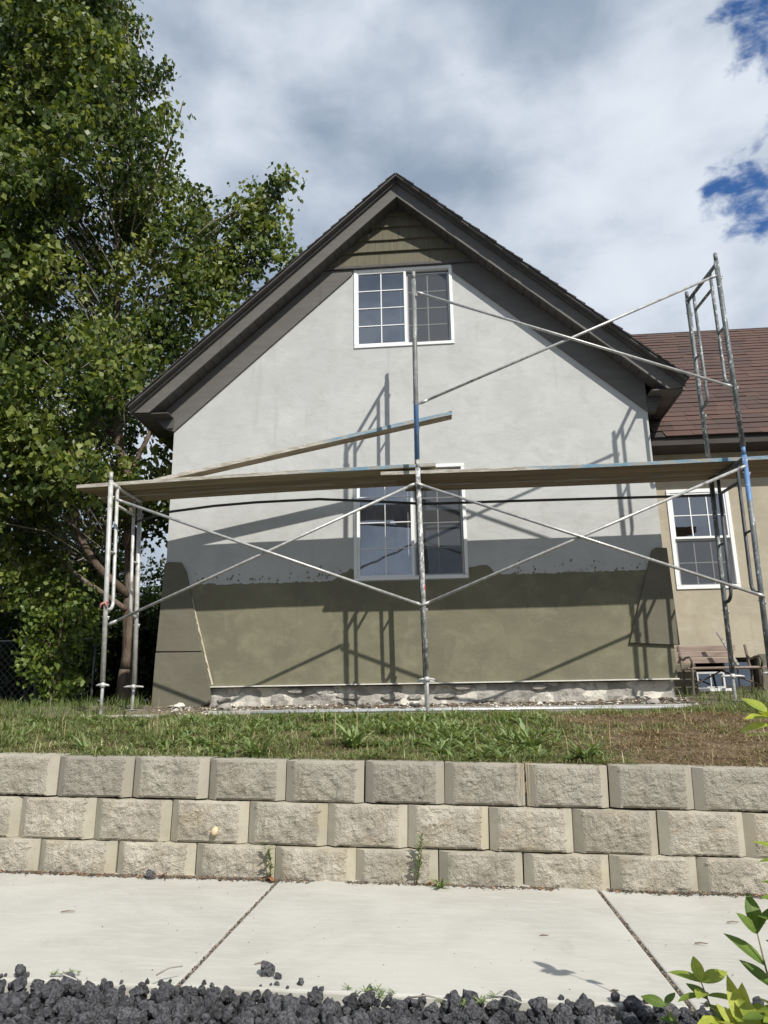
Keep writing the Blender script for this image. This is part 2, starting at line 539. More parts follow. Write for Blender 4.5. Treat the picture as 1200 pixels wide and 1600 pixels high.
M['weed'] = leaf_mat('weed_leaf', [(0, (.070, .110, .040)), (.5, (.170, .232, .086)), (1, (.35, .41, .20))], .5, .3, .4)


# ------------------------------------------------------------------ mesh helpers
class MB:
    def __init__(s):
        s.v, s.f, s.mi, s.sm = [], [], [], []
        s.cur = 0

    def add(s, vs, fs, smooth=False):
        o = len(s.v)
        s.v.extend([tuple(p) for p in vs])
        for f in fs:
            s.f.append([i + o for i in f])
            s.mi.append(s.cur)
            s.sm.append(smooth)
        return s

    def box(s, x0, x1, y0, y1, z0, z1):
        vs = [(x0, y0, z0), (x1, y0, z0), (x1, y1, z0), (x0, y1, z0), (x0, y0, z1), (x1, y0, z1), (x1, y1, z1), (x0, y1, z1)]
        return s.add(vs, [(0, 3, 2, 1), (4, 5, 6, 7), (0, 1, 5, 4), (1, 2, 6, 5), (2, 3, 7, 6), (3, 0, 4, 7)])

    def prism(s, poly, y0, y1):
        """poly in (x,z), counter-clockwise seen from the street, extruded from y0 to y1"""
        n = len(poly)
        vs = [(x, y0, z) for x, z in poly] + [(x, y1, z) for x, z in poly]
        fs = [tuple(range(n)), tuple(range(2 * n - 1, n - 1, -1))]
        for i in range(n):
            j = (i + 1) % n
            fs.append((j, i, i + n, j + n))
        return s.add(vs, fs)

    def tube(s, pts, r, n=8, caps=True):
        pts = [Vector(p) for p in pts]
        rs = r if isinstance(r, (list, tuple)) else [r] * len(pts)
        rings = []
        side = None
        for i, p in enumerate(pts):
            d = (pts[min(i + 1, len(pts) - 1)] - pts[max(i - 1, 0)]).normalized()
            if side is None:
                side = d.orthogonal().normalized()
            side = (side - d * side.dot(d)).normalized()
            b = d.cross(side)
            rings.append([p + (side * math.cos(2 * math.pi * k / n) + b * math.sin(2 * math.pi * k / n)) * rs[i] for k in range(n)])
        vs = [q for rg in rings for q in rg]
        fs = []
        for i in range(len(pts) - 1):
            for k in range(n):
                a, c = i * n + k, i * n + (k + 1) % n
                fs.append((a, c, c + n, a + n))
        s.add(vs, fs, True)
        if caps:
            o = len(s.v) - len(vs)
            for f in (tuple(range(n - 1, -1, -1)), tuple(range((len(pts) - 1) * n, len(pts) * n))):
                s.f.append([i + o for i in f])
                s.mi.append(s.cur)
                s.sm.append(False)
        return s

    def mesh(s, name, mats):
        me = bpy.data.meshes.new(name)
        me.from_pydata(s.v, [], s.f)
        for mt in (mats if isinstance(mats, (list, tuple)) else [mats]):
            me.materials.append(mt)
        me.polygons.foreach_set('use_smooth', s.sm)
        me.polygons.foreach_set('material_index', s.mi)
        me.update()
        return me

    def build(s, name, mats, parent=None, loc=None, bevel=0):
        o = bpy.data.objects.new(name, s.mesh(name, mats))
        COL.objects.link(o)
        if parent:
            o.parent = parent
        if loc is not None:
            o.location = loc
        if bevel:
            b = o.modifiers.new('bevel', 'BEVEL')
            b.width = bevel
            b.segments = 2
            b.limit_method = 'ANGLE'
        return o


def from_mesh(name, me, parent=None, loc=(0, 0, 0), rot=None):
    o = bpy.data.objects.new(name, me)
    COL.objects.link(o)
    if parent:
        o.parent = parent
    o.location = loc
    if rot is not None:
        o.rotation_euler = rot
    return o


def tag(o, label=None, cat=None, group=None, kind=None):
    if label:
        o['label'] = label
    if cat:
        o['category'] = cat
    if group:
        o['group'] = group
    if kind:
        o['kind'] = kind
    return o


def empty(name, loc=(0, 0, 0), rot=(0, 0, 0)):
    o = bpy.data.objects.new(name, None)
    o.location = loc
    o.rotation_euler = rot
    o.empty_display_size = .2
    COL.objects.link(o)
    return o


def copy_tree(o, parent=None):
    c = o.copy()
    COL.objects.link(c)
    c.parent = parent
    for ch in o.children:
        copy_tree(ch, c)
    return c


def quad_cloud(name, V, mat, shade, parent=None, per=4):
    """V: (n,per,3) array, one face each, with a float attribute shade per face"""
    n = len(V)
    me = bpy.data.meshes.new(name)
    me.vertices.add(n * per)
    me.vertices.foreach_set('co', np.ascontiguousarray(V, dtype=np.float32).ravel())
    me.loops.add(n * per)
    me.loops.foreach_set('vertex_index', np.arange(n * per, dtype=np.int32))
    me.polygons.add(n)
    me.polygons.foreach_set('loop_start', np.arange(0, n * per, per, dtype=np.int32))
    me.polygons.foreach_set('loop_total', np.full(n, per, dtype=np.int32))
    a = me.attributes.new('shade', 'FLOAT', 'FACE')
    a.data.foreach_set('value', np.ascontiguousarray(shade, dtype=np.float32))
    me.materials.append(mat)
    me.update()
    me.validate()
    o = bpy.data.objects.new(name, me)
    COL.objects.link(o)
    if parent:
        o.parent = parent
    return o


def unit(a):
    return a / (np.linalg.norm(a, axis=-1, keepdims=True) + 1e-9)


def leaf_quads(pos, size, rng, droop=.6, aspect=.75):
    """kite shaped leaves hanging from pos: base, two sides, tip"""
    n = len(pos)
    ax = rng.normal(size=(n, 3))
    ax[:, 2] -= droop * 1.6
    ax = unit(ax)
    sd = unit(np.cross(ax, rng.normal(size=(n, 3))))
    nm = np.cross(ax, sd)
    L = (size * rng.uniform(.65, 1.25, n))[:, None]
    Wd = L * aspect * .5
    mid = pos + ax * L * .42 + nm * L * .06
    return np.stack([pos, mid + sd * Wd, pos + ax * L, mid - sd * Wd], 1)


def twig_leaves(rng, center, rad, n_twigs, per_twig, size, droop=.6, shell=.55, tw_len=.32):
    """leaves gathered along short twigs that fill an ellipsoid unevenly"""
    d = unit(rng.normal(size=(n_twigs, 3)))
    rr = rng.uniform(0, 1, n_twigs) ** shell
    base = np.array(center) + d * np.array(rad) * rr[:, None]
    tdir = unit(d + rng.normal(size=(n_twigs, 3)) * .6 + np.array([0, 0, .25]))
    k = rng.uniform(0, 1, (n_twigs, per_twig))
    p = base[:, None, :] + tdir[:, None, :] * (k * tw_len)[:, :, None] + rng.normal(size=(n_twigs, per_twig, 3)) * .045
    sh = np.clip(rng.normal(.45, .2, n_twigs)[:, None] + rng.normal(0, .18, (n_twigs, per_twig)), 0, 1)
    p = p.reshape(-1, 3)
    return leaf_quads(p, size, rng, droop), sh.ravel()


# ------------------------------------------------------------------ ground, road, sidewalk
SL = -.0255                                   # the street runs downhill to the right
THS = math.atan(-SL)


def walk_z(x):
    return -.934 + SL * x


def ground_z(x, y):
    ys = [4.4, 5.5, 7.0, 7.8, 8.6, 9.5, 400]
    zs = [-.350, -.235, -.118, -.095, -.015, .0, .0]
    z = float(np.interp(y, ys, zs))
    fade = min(1.0, max(0.0, (6.6 - y) / 2.2))
    z += SL * max(-6, min(6, x)) * fade
    k = min(1.0, max(0.0, (y - 6.3) / 1.2))
    z += k * .030 * max(0.0, min(1.6, (x - 1.6) / 1.0))
    z += k * .030 * max(0.0, min(1.0, (-2.6 - x) / .8))
    if y < 40:
        z += .012 * noise.noise((x * 1.7, y * 1.7, 0)) + .006 * noise.noise((x * 6, y * 6, 3))
    return z


def grid_sheet(name, xs, ys, zf, mat):
    vs = [(x, y, zf(x, y)) for y in ys for x in xs]
    nx = len(xs)
    fs = [(j * nx + i, j * nx + i + 1, (j + 1) * nx + i + 1, (j + 1) * nx + i) for j in range(len(ys) - 1) for i in range(nx - 1)]
    return MB().add(vs, fs, True).build(name, mat)


xs = [-400, -120, -40, -16] + list(np.arange(-9, 9.01, .18)) + [16, 40, 120, 400]
ys = [4.50] + list(np.arange(4.56, 10, .12)) + [11, 13, 16, 22, 40, 100, 400]


def soil_mat():
    mt, t, b, _ = new_mat('lawn_soil')
    c = N(t, 'ShaderNodeTexCoord')
    v = c.outputs['Object']
    sp = N(t, 'ShaderNodeSeparateXYZ')
    t.links.new(v, sp.inputs[0])
    col = mixcol(t, maprange(t, noise_node(t, v, 9, 6, .65), .35, .65), (.105, .078, .048), (.20, .150, .095))
    col = mixcol(t, maprange(t, noise_node(t, v, 50, 4, .6), .55, .7), col, (.30, .24, .16))
    dirt = mixcol(t, maprange(t, noise_node(t, v, 13, 6, .7), .4, .62), (.125, .100, .075), (.27, .235, .185))
    col = mixcol(t, maprange(t, sp.outputs[1], 7.35, 7.6), col, dirt)
    far = mixcol(t, maprange(t, noise_node(t, v, 2, 5, .6), .4, .6), (.045, .05, .022), (.075, .075, .04))
    col = mixcol(t, maprange(t, sp.outputs[1], 9.3, 10.0), col, far)
    t.links.new(col, b.inputs['Base Color'])
    b.inputs['Roughness'].default_value = .98
    b.inputs['Specular IOR Level'].default_value = .1
    bump(t, b, noise_node(t, v, 45, 5, .7), .9, .02)
    return mt


tag(grid_sheet('ground', xs, ys, ground_z, soil_mat()), kind='structure')
# earth face behind the block wall, carried down to street level
mb = MB()
for i in range(len(xs) - 1):
    a, b_ = xs[i], xs[i + 1]
    za, zb = ground_z(a, 4.50), ground_z(b_, 4.50)
    ca, cb = max(-12, min(12, a)), max(-12, min(12, b_))
    mb.add([(a, 4.505, za), (b_, 4.505, zb), (b_, 4.52, walk_z(cb) - .1), (a, 4.52, walk_z(ca) - .1)], [(0, 3, 2, 1)])
tag(mb.build('earth_bank', M['soil']), kind='structure')

bed = lambda x, y: walk_z(max(-12, min(12, x))) - .045 - (max(0, 2.2 - y) * .03 if y > -.5 else .08)
tag(grid_sheet('road', [-400, -60, -12, 0, 12, 60, 400], [-300, -40, -8, -.55], lambda x, y: walk_z(max(-12, min(12, x))) - .17, M['asphalt']), kind='structure')
tag(MB().box(-12, 12, -.55, -.40, -.15, .0).build('kerb', M['slab'], loc=(0, 0, walk_z(0) - .03)), kind='structure').rotation_euler = (0, THS, 0)
gravel = tag(grid_sheet('gravel_bed', [-400, -60, -12, -6, 0, 6, 12, 60, 400], [-.40, .6, 1.6, 2.2, 2.9], bed, M['gravel_base']), kind='structure')

walk = MB().box(-12, 12, 2.80, 4.52, -.2, -.035).build('sidewalk', M['joint_dirt'], loc=(0, 0, walk_z(0)))
walk.rotation_euler = (0, THS, 0)
tag(walk, kind='structure')
SLABW = 1.684
for k in range(-7, 8):
    x0 = -.944 + k * SLABW
    o = MB().box(.010, SLABW - .010, 2.755 + random.uniform(-.006, .006), 4.40, -.1, random.uniform(-.002, .002)).build('slab', M['slab'], walk, (x0, 0, 0), bevel=.008)
    o.rotation_euler = (random.uniform(-.001, .001), random.uniform(-.001, .001), 0)


def walk_pt(x, y, dz=0.0):
    return (x, y, walk_z(x) + dz)


# ------------------------------------------------------------------ block retaining wall
def block_mesh(seed, h=.216, w=.4425):
    rnd = random.Random(seed)
    mb = MB()
    hw, ch, cd, dep = w / 2, .050, .042, .24
    nx, nz = 30, 17
    jl = [-abs(rnd.gauss(0, .006)) for _ in range(nz + 1)]
    jr = [abs(rnd.gauss(0, .006)) for _ in range(nz + 1)]
    grid = []
    for j in range(nz + 1):
        for i in range(nx + 1):
            u, w_ = i / nx, j / nz
            xl, xr = -hw + ch + jl[j], hw - ch + jr[j]
            x = xl + (xr - xl) * u
            z = h * w_
            e = min(u, 1 - u) * 6
            ez = min(w_, 1 - w_) * 5
            k = min(1, e) * (.35 + .65 * min(1, ez))
            q = Vector((x * 1.0 + seed * 3.1, z, seed))
            d = noise.fractal(q * 19, .8, 2.2, 5) * .011 + noise.noise(q * 60) * .005 + .010
            d += .006 * noise.noise(q * 5)
            y = -d * k
            lim_ = hw - ch
            if i in (0, nx):
                y = cd * max(0.0, abs(x) - lim_) / ch
            elif j in (0, nz):
                y = .006 - .006 * noise.noise(q * 30)
                z += (1 if j == 0 else -1) * abs(noise.noise(q * 24)) * .009
            grid.append((x, y, z))
    fs = []
    for j in range(nz):
        for i in range(nx):
            a = j * (nx + 1) + i
            fs.append((a, a + 1, a + nx + 2, a + nx + 1))
    mb.add(grid, fs, False)
    mb.cur = 1
    L = [grid[j * (nx + 1)] for j in range(nz + 1)]
    Rr = [grid[j * (nx + 1) + nx] for j in range(nz + 1)]
    nL = len(L)

    def strip(a, b):
        mb.add(a + b, [(i, i + 1, i + 1 + len(a), i + len(a)) for i in range(len(a) - 1)])
    sl = [(-hw, cd, p[2]) for p in L]
    sr = [(hw, cd, p[2]) for p in Rr]
    strip(L, sl)
    strip(sr, Rr)
    bl = [(-hw + .015, dep, p[2]) for p in L]
    br = [(hw - .015, dep, p[2]) for p in Rr]
    strip(sl, bl)
    strip(br, sr)
    top = [grid[nz * (nx + 1) + i] for i in range(nx + 1)]
    bot = [grid[i] for i in range(nx + 1)]
    mb.add(top + [sr[-1], br[-1], bl[-1], sl[-1]], [tuple(range(nx + 5))])
    mb.add(bot + [sr[0], br[0], bl[0], sl[0]], [tuple(range(nx + 4, -1, -1))])
    return mb.mesh('block', [M['block_rough'], M['block_smooth']])


BM_ = [block_mesh(i + 1) for i in range(9)]
wall = tag(empty('retaining_wall', (0, 4.3, walk_z(0)), (0, THS, 0)), 'low retaining wall of three courses of split face tan concrete blocks above the sidewalk', 'wall')
for (z, y, x0, pitch, wth) in ((-.055, 0.0, -.082, .4475, .04), (.165, .033, .192, .4455, .10), (.388, .066, -.050, .4485, .48)):
    for k in range(-11, 11):
        o = from_mesh('block', BM_[(k * 5 + int(z * 100)) % 9], wall, (x0 + (k + .5) * pitch + random.uniform(-.002, .002), y + random.uniform(-.009, .009), z + random.uniform(-.002, .002)),
                      (random.uniform(-.008, .008), random.uniform(-.006, .006), random.uniform(-.018, .018)))
        o['weathering'] = max(0.0, min(1.0, wth + random.uniform(-.12, .12)))


# ------------------------------------------------------------------ house
HY = 8.6                                        # face of the gable wall
house = tag(empty('house', (-.42, HY, 0)), 'steep gabled stucco house, pale grey above and unpainted olive below, with a lower tan wing', 'house')
HO = Vector((-.42, HY, 0))


def hpart(mb, name, mat, parent=None, bevel=0):
    o = mb.build(name, mat, parent or house, None, bevel)
    o.location = -HO if parent is None else (0, 0, 0)
    return o


def wall_panel(name, outline, holes, y0, y1, mat):
    bm = bmesh.new()
    bm.faces.new([bm.verts.new((x, y0, z)) for x, z in outline])
    for (x0, x1, z0, z1) in holes:
        for co, no in (((x0, 0, 0), (1, 0, 0)), ((x1, 0, 0), (1, 0, 0)), ((0, 0, z0), (0, 0, 1)), ((0, 0, z1), (0, 0, 1))):
            bmesh.ops.bisect_plane(bm, geom=bm.verts[:] + bm.edges[:] + bm.faces[:], plane_co=co, plane_no=no, dist=1e-5)
    dl = []
    for f in bm.faces:
        c = f.calc_center_median()
        if any(x0 < c.x < x1 and z0 < c.z < z1 for x0, x1, z0, z1 in holes):
            dl.append(f)
    bmesh.ops.delete(bm, geom=dl, context='FACES')
    r = bmesh.ops.extrude_face_region(bm, geom=bm.faces[:])
    bmesh.ops.translate(bm, verts=[e for e in r['geom'] if isinstance(e, bmesh.types.BMVert)], vec=(0, y1 - y0, 0))
    bmesh.ops.recalc_face_normals(bm, faces=bm.faces[:])
    me = bpy.data.meshes.new(name)
    bm.to_mesh(me)
    bm.free()
    me.materials.append(mat)
    return from_mesh(name, me, house, -HO)


XL, XR, XC = -3.34, 2.515, -.42
UW = (-1.040, .240, 4.388, 5.510)
LW = (-1.056, .288, 1.395, 2.797)
SLP = .912
TRB = 6.025                                      # peak of the rake trim's lower edge
SOF = 6.42                                       # peak of the soffit line on the wall


def rake(z0, x, xc=XC):
    return z0 - SLP * abs(x - xc)


wall_panel('gable_wall', [(XL, .22), (XR, .22), (XR, rake(SOF, XR)), (XC, SOF), (XL, rake(SOF, XL))], [UW, LW], HY, HY + .18, M['white'])
# lower base coat, its upper edge ragged where the finish coat stops
pts = []
rnd = random.Random(3)


def ragged(xa, xb, z, amp=.012, step=.035):
    out = []
    x = xa
    while (x < xb) == (xa < xb) and abs(x - xb) > step:
        out.append((x, z + rnd.uniform(-amp, amp) + .012 * noise.noise((x * 4, 0, 0))))
        x += step * rnd.uniform(.6, 1.4) * (1 if xb > xa else -1)
    out.append((xb, z + rnd.uniform(-amp, amp)))
    return out


pts = [(XL - .003, .222), (XR + .003, .222), (XR + .003, 1.42)] + ragged(XR - .02, .62, 1.425) + [(.58, 1.455), (.545, 1.51), (.50, 1.545), (.42, 1.54), (.36, 1.525), (.292, 1.52), (.292, 1.385)]
pts += [(-1.060, 1.385), (-1.060, 1.53), (-1.10, 1.55), (-1.14, 1.505), (-1.19, 1.50), (-1.23, 1.46), (-1.27, 1.43)] + ragged(-1.32, XL + .02, 1.405) + [(XL - .003, 1.41)]
mb = MB()
mb.prism(pts, HY - .006, HY + .01)
hpart(mb, 'base_coat', M['olive'])
mb = MB()
rnd = random.Random(61)
for k in range(110):
    x = rnd.choice((rnd.uniform(-3.2, -1.1), rnd.uniform(.6, 2.35), rnd.uniform(-1.5, -1.08)))
    z = 1.42 + abs(rnd.gauss(0, .055)) + .01
    r_ = rnd.uniform(.004, .016)
    n_ = 7
    pl = [(x + r_ * rnd.uniform(.5, 1.2) * math.cos(a * 6.283 / n_), z + r_ * rnd.uniform(.5, 1.6) * math.sin(a * 6.283 / n_)) for a in range(n_)]
    mb.prism(pl, HY - .003 - rnd.uniform(0, .003), HY + .002)
o = hpart(mb, 'mortar_splash', M['olive'])
o['kind'] = 'stuff'
# extra corner layers
mb = MB().prism([(-3.392, .628), (-2.845, .618), (-3.075, 1.55), (-3.145, 1.678), (-3.315, 1.690), (-3.35, 1.67)], HY - .034, HY + .02)
hpart(mb, 'corner_panel', M['corner'], bevel=.006)
mb = MB().prism([(-3.408, -.09), (-2.98, -.07), (-2.72, .03), (-2.722, .20), (-2.838, .606), (-3.394, .612)], HY - .040, HY + .02)
hpart(mb, 'corner_panel', M['corner'], bevel=.006)
mb = MB().prism([(2.036, .612), (2.575, .576), (2.552, 1.672), (2.43, 1.682), (2.385, 1.655)], HY - .042, HY + .02)
hpart(mb, 'corner_panel', M['corner'], bevel=.004)
mb = MB()
rnd = random.Random(5)
for k in range(16):
    a, b_ = k / 16, (k + 1) / 16
    f = lambda q: (-2.70 - (.30) * q, .235 + 1.02 * q)
    (xa, za), (xb, zb) = f(a), f(b_)
    w0 = rnd.uniform(.004, .020)
    mb.prism([(xa - w0, za), (xa + .004, za), (xb + .004, zb), (xb - rnd.uniform(.004, .02), zb)], HY - .012, HY - .002)
hpart(mb, 'foam_edge', M['foam'])
hpart(MB().box(-2.72, 2.53, HY - .038, HY + .02, .205, .219), 'sill_flashing', M['metal_flash'])

# rubble foundation under the flashing
rnd = random.Random(8)
nx, nz = 150, 7
vs_ = []
for j in range(nz + 1):
    for i in range(nx + 1):
        x = XL + .02 + (XR - XL - .04) * i / nx
        z = -.16 + .355 * j / nz
        y = HY + .055 - .045 * noise.fractal(Vector((x * 3.2, z * 6, 2)), 1, 2, 4) - (.06 * (1 - j / nz) ** 2)
        vs_.append((x, y, z))
fs_ = [(j * (nx + 1) + i, j * (nx + 1) + i + 1, (j + 1) * (nx + 1) + i + 1, (j + 1) * (nx + 1) + i) for j in range(nz) for i in range(nx)]
fnd = hpart(MB().add(vs_, fs_), 'foundation', M['cement'])


def stone_mesh(seed, sub=2, amp=.25, flat=(1, 1, 1)):
    bm = bmesh.new()
    bmesh.ops.create_icosphere(bm, subdivisions=sub, radius=1)
    for v in bm.verts:
        d = v.co.normalized()
        k = 1 + amp * noise.noise(d * 1.3 + Vector((seed * 7.1, 0, 0))) * 1.5 + amp * .55 * noise.noise(d * 3.2 + Vector((0, seed * 3.7, 0)))
        c = d * k
        for ax in ((.8, .5, .3), (-.5, .7, .5), (.1, -.9, .4), (-.6, -.4, .7), (.3, .2, -.93)):
            n_ = Vector(ax).normalized()
            ex = c.dot(n_) - .80
            if ex > 0:
                c -= n_ * ex * .8
        v.co = Vector((c.x * flat[0], c.y * flat[1], c.z * flat[2]))
    me = bpy.data.meshes.new('stone')
    bm.to_mesh(me)
    bm.free()
    return me


STM = []
for i, mk in enumerate(('rubble', 'plaster_bit', 'rubble', 'cement', 'plaster_bit')):
    me = stone_mesh(i + 20, 2, .3)
    me.materials.append(M[mk])
    STM.append(me)


def slab_stone(seed, mat):
    """squarish stone face with knocked corners"""
    r_ = random.Random(seed)
    pts = []
    for k, (a, b_) in enumerate(((-1, -1), (-.3, -1), (.4, -1), (1, -1), (1, 0), (1, 1), (.3, 1), (-.4, 1), (-1, 1), (-1, .1))):
        k_ = .72 if k in (0, 3, 5, 8) else .95
        pts.append((a * k_ * r_.uniform(.82, 1.05), b_ * k_ * r_.uniform(.75, 1.05)))
    mb = MB()
    n = len(pts)
    mid = [(x * .8, -1 + r_.uniform(-.2, .2), z * .8) for x, z in pts]
    out = [(x, -.3, z) for x, z in pts]
    bk = [(x, 1, z) for x, z in pts]
    c = [(r_.uniform(-.2, .2), -1.15, r_.uniform(-.2, .2))]
    mb.add(mid + out + bk + c, [(k, (k + 1) % n, 3 * n) for k in range(n)] + [(n + k, n + (k + 1) % n, (k + 1) % n, k) for k in range(n)] + [(2 * n + k, 2 * n + (k + 1) % n, n + (k + 1) % n, n + k) for k in range(n)])
    return mb.mesh('foundation_stone', mat)


FST = [slab_stone(k, M['rubble' if k % 3 else 'cement']) for k in range(7)] + [slab_stone(k + 40, M['plaster_bit']) for k in range(3)]
x = XL + .72
while x < XR - .1:
    w_ = rnd.uniform(.12, .34)
    for zc_, hh in ((.150, .040), (.075, .036), (.01, .03)):
        if rnd.random() < .28:
            white = noise.noise((x * 1.3, zc_ * 9, 5)) > .30
            o = from_mesh('foundation_stone', FST[rnd.choice((7, 8, 9)) if white else rnd.randrange(7)], fnd,
                          (x + w_ / 2 + rnd.uniform(-.05, .05), HY + .030, zc_ + rnd.uniform(-.012, .012)))
            o.scale = (w_ / 2 * rnd.uniform(.7, 1.1), .014 + rnd.uniform(0, .012), hh * rnd.uniform(.7, 1.15))
            o.rotation_euler = (0, rnd.uniform(-.12, .12), 0)
    x += w_ + rnd.uniform(-.02, .06)

# side and rear walls, floors and an inner partition so that the rooms behind the glass are real rooms
mb = MB()
mb.box(XL, XL + .18, HY + .181, 16, -.2, rake(SOF, XL))
mb.box(XR - .18, XR, HY + .181, 16, -.2, rake(SOF, XR))
mb.box(XL, XR, 16.001, 16.18, -.2, 3.9)
hpart(mb, 'side_wall', M['white'])
mb = MB()
mb.box(XL + .19, XR - .19, HY + .185, 15.9, 2.98, 3.15)
mb.box(XL + .19, XR - .19, HY + .185, 15.9, .1, .2)
mb.box(XL + .19, XR - .19, 11.6, 11.7, .21, 2.97)
mb.box(XL + .19, XR - .19, 11.6, 11.7, 3.16, 3.7)
mb.prism([(-2.9, 3.71), (2.05, 3.71), (XC, 6.0)], 11.6, 11.7)
hpart(mb, 'inner_wall', M['interior'])

# rake trim board on the wall, cedar shakes in the peak
for sgn, xa, xb in ((-1, -3.445, -1.48), (1, .62, 2.515)):
    poly = []
    lo = [(x, rake(TRB, x)) for x in (xa, xb)]
    if sgn < 0:
        lo = [(-3.335, rake(TRB, -3.335)), (xb, rake(TRB, xb))]
        poly = [(-3.445, 3.40)] + lo + [(xb, rake(SOF - .002, xb)), (-3.445, rake(SOF - .002, -3.445))]
    else:
        poly = lo + [(xb, rake(SOF - .002, xb)), (xa, rake(SOF - .002, xa))]
    hpart(MB().prism(poly, HY - .026, HY - .001), 'rake_trim', M['fascia'])
# narrow fillets of the same board from the shingle base down to the window corners
hpart(MB().prism([(-1.478, rake(TRB, -1.478)), (-1.06, rake(TRB, -1.06)), (-1.06, 5.51), (-1.478, 5.51)], HY - .026, HY - .001), 'rake_trim', M['fascia'])
hpart(MB().prism([(.255, rake(TRB, .255)), (.618, rake(TRB, .618)), (.618, 5.51), (.255, 5.51)], HY - .026, HY - .001), 'rake_trim', M['fascia'])
hpart(MB().box(-1.50, .64, HY - .055, HY - .001, 5.515, 5.548), 'drip_cap', M['drip'])
rnd = random.Random(12)
for r_, (z0, z1) in enumerate(((5.555, 5.752), (5.745, 5.935), (5.928, 6.118), (6.11, 6.30), (6.292, 6.43))):
    x = -1.5
    while x < .66:
        w_ = rnd.choice((.40, .52, .66, .80))
        x1 = min(x + w_, .66)
        # clip the course piece to the gable triangle
        def lim(z):
            h_ = (SOF + .03 - z) / SLP
            return XC - h_, XC + h_
        a0, b0 = lim(z0)
        a1, b1 = lim(z1)
        xa0, xb0 = max(x, a0), min(x1, b0)
        if xb0 - xa0 > .04:
            xa1, xb1 = max(x, a1), min(x1, b1)
            if xb1 < xa1:
                xa1 = xb1 = min(max((xa0 + xb0) / 2, a1), b1)
                if a1 > x1:
                    xa1 = xb1 = xb0
                if b1 < x:
                    xa1 = xb1 = xa0
            lo, hi = .042, .008
            dz = rnd.uniform(-.007, .007)
            vs__ = [(xa0 + .002, HY - lo, z0 + dz), (xb0 - .002, HY - lo, z0 + dz + rnd.uniform(-.006, .006)), (xb1 - .002, HY - hi, z1 + dz), (xa1 + .002, HY - hi, z1 + dz),
                    (xa0 + .002, HY - .001, z0 + dz), (xb0 - .002, HY - .001, z0 + dz), (xb1 - .002, HY - .001, z1 + dz), (xa1 + .002, HY - .001, z1 + dz)]
            if xa1 >= xb1 - .004:
                vs__[2] = (xa1 + .003, HY - hi, z1 + dz)
                vs__[3] = (xa1 - .003, HY - hi, z1 + dz)
                vs__[6] = (xa1 + .003, HY - .001, z1 + dz)
                vs__[7] = (xa1 - .003, HY - .001, z1 + dz)
            hpart(MB().add(vs__, [(0, 1, 2, 3), (7, 6, 5, 4), (1, 0, 4, 5), (2, 1, 5, 6), (3, 2, 6, 7), (0, 3, 7, 4)]), 'cedar_shake', M['shake'])
        x = x1

# roof: barge boards, soffit panels, sawtooth of shingle courses
RY = 8.34
FXC = -.44
FB, FT = 6.400, 6.632


def fr(z0, x):
    return z0 - SLP * abs(x - FXC)


hpart(MB().prism([(FXC - .001, FB), (FXC - .001, FT), (-2.70, fr(FT, -2.70)), (-2.70, fr(FB, -2.70))][::-1], RY, RY + .025), 'barge_board', M['fascia'])
hpart(MB().prism([(-2.704, fr(FB, -2.704)), (-2.704, fr(FT, -2.704)), (-3.77, fr(FT, -3.77)), (-3.77, 3.545), (-3.575, fr(FB, -3.575))][::-1], RY - .001, RY + .024), 'barge_board', M['fascia'])
hpart(MB().prism([(FXC + .001, FB), (2.70, fr(FB, 2.70)), (2.875, 3.545), (2.875, fr(FT, 2.875)), (FXC + .001, FT)], RY - .0005, RY + .0245), 'barge_board', M['fascia'])
for sgn, xe in ((-1, -3.80), (1, 2.90)):
    p = [(FXC, FT - .042), (xe, fr(FT - .042, xe)), (xe, fr(FT - .001, xe)), (FXC, FT - .001)]
    if sgn < 0:
        p = p[::-1]
    hpart(MB().prism(p, RY - .040, RY - .0015), 'drip_edge', M['drip'])
    # shingle courses, each a thin wedge with its butt end proud of the one below
    L = abs(xe - FXC) / math.cos(math.atan(SLP))
    n = int(L / .135)
    rnd = random.Random(30 + sgn)
    mb = MB()
    for k in range(n):
        d0, d1 = k * L / n, (k + 1) * L / n + .02
        c, s = math.cos(math.atan(SLP)), math.sin(math.atan(SLP))
        def pt(d, h):
            return (FXC + sgn * (d * c + h * s), FT + .026 - d * s + h * c)
        q = [pt(d0, .004), pt(d0, .010), pt(d1, .022 + rnd.uniform(0, .008)), pt(d1, .004)]
        if sgn > 0:
            q = [q[0], q[3], q[2], q[1]]
        mb.prism(q, RY - .122 - rnd.uniform(0, .014), 16.6)
    hpart(mb, 'roof', M['roof_dark'])
    p = [(FXC, FT + .001), (xe, fr(FT + .001, xe)), (xe, fr(FT + .027, xe)), (FXC, FT + .027)]
    if sgn < 0:
        p = p[::-1]
    hpart(MB().prism(p, RY - .112, RY + .0295), 'roof_edge', M['drip'])
    # roof deck under the shingles
    p = [(FXC, FT - .02), (xe, fr(FT - .02, xe)), (xe, fr(FT + .027, xe)), (FXC, FT + .027)]
    if sgn < 0:
        p = p[::-1]
    hpart(MB().prism(p, RY + .03, 16.6), 'roof_deck', M['drip'])
    # rake soffit panels
    xw = -3.575 if sgn < 0 else 2.70
    n = 34
    for k in range(n):
        xa, xb = FXC + (xw - FXC) * (k + .03) / n, FXC + (xw - FXC) * (k + .97) / n
        p = [(xa, fr(FB + .016, xa)), (xb, fr(FB + .016, xb)), (xb, fr(FB + .030, xb)), (xa, fr(FB + .030, xa))]
        if sgn < 0:
            p = p[::-1]
        hpart(MB().prism(p, RY + .026, HY - .0005), 'soffit_panel', M['soffit'])
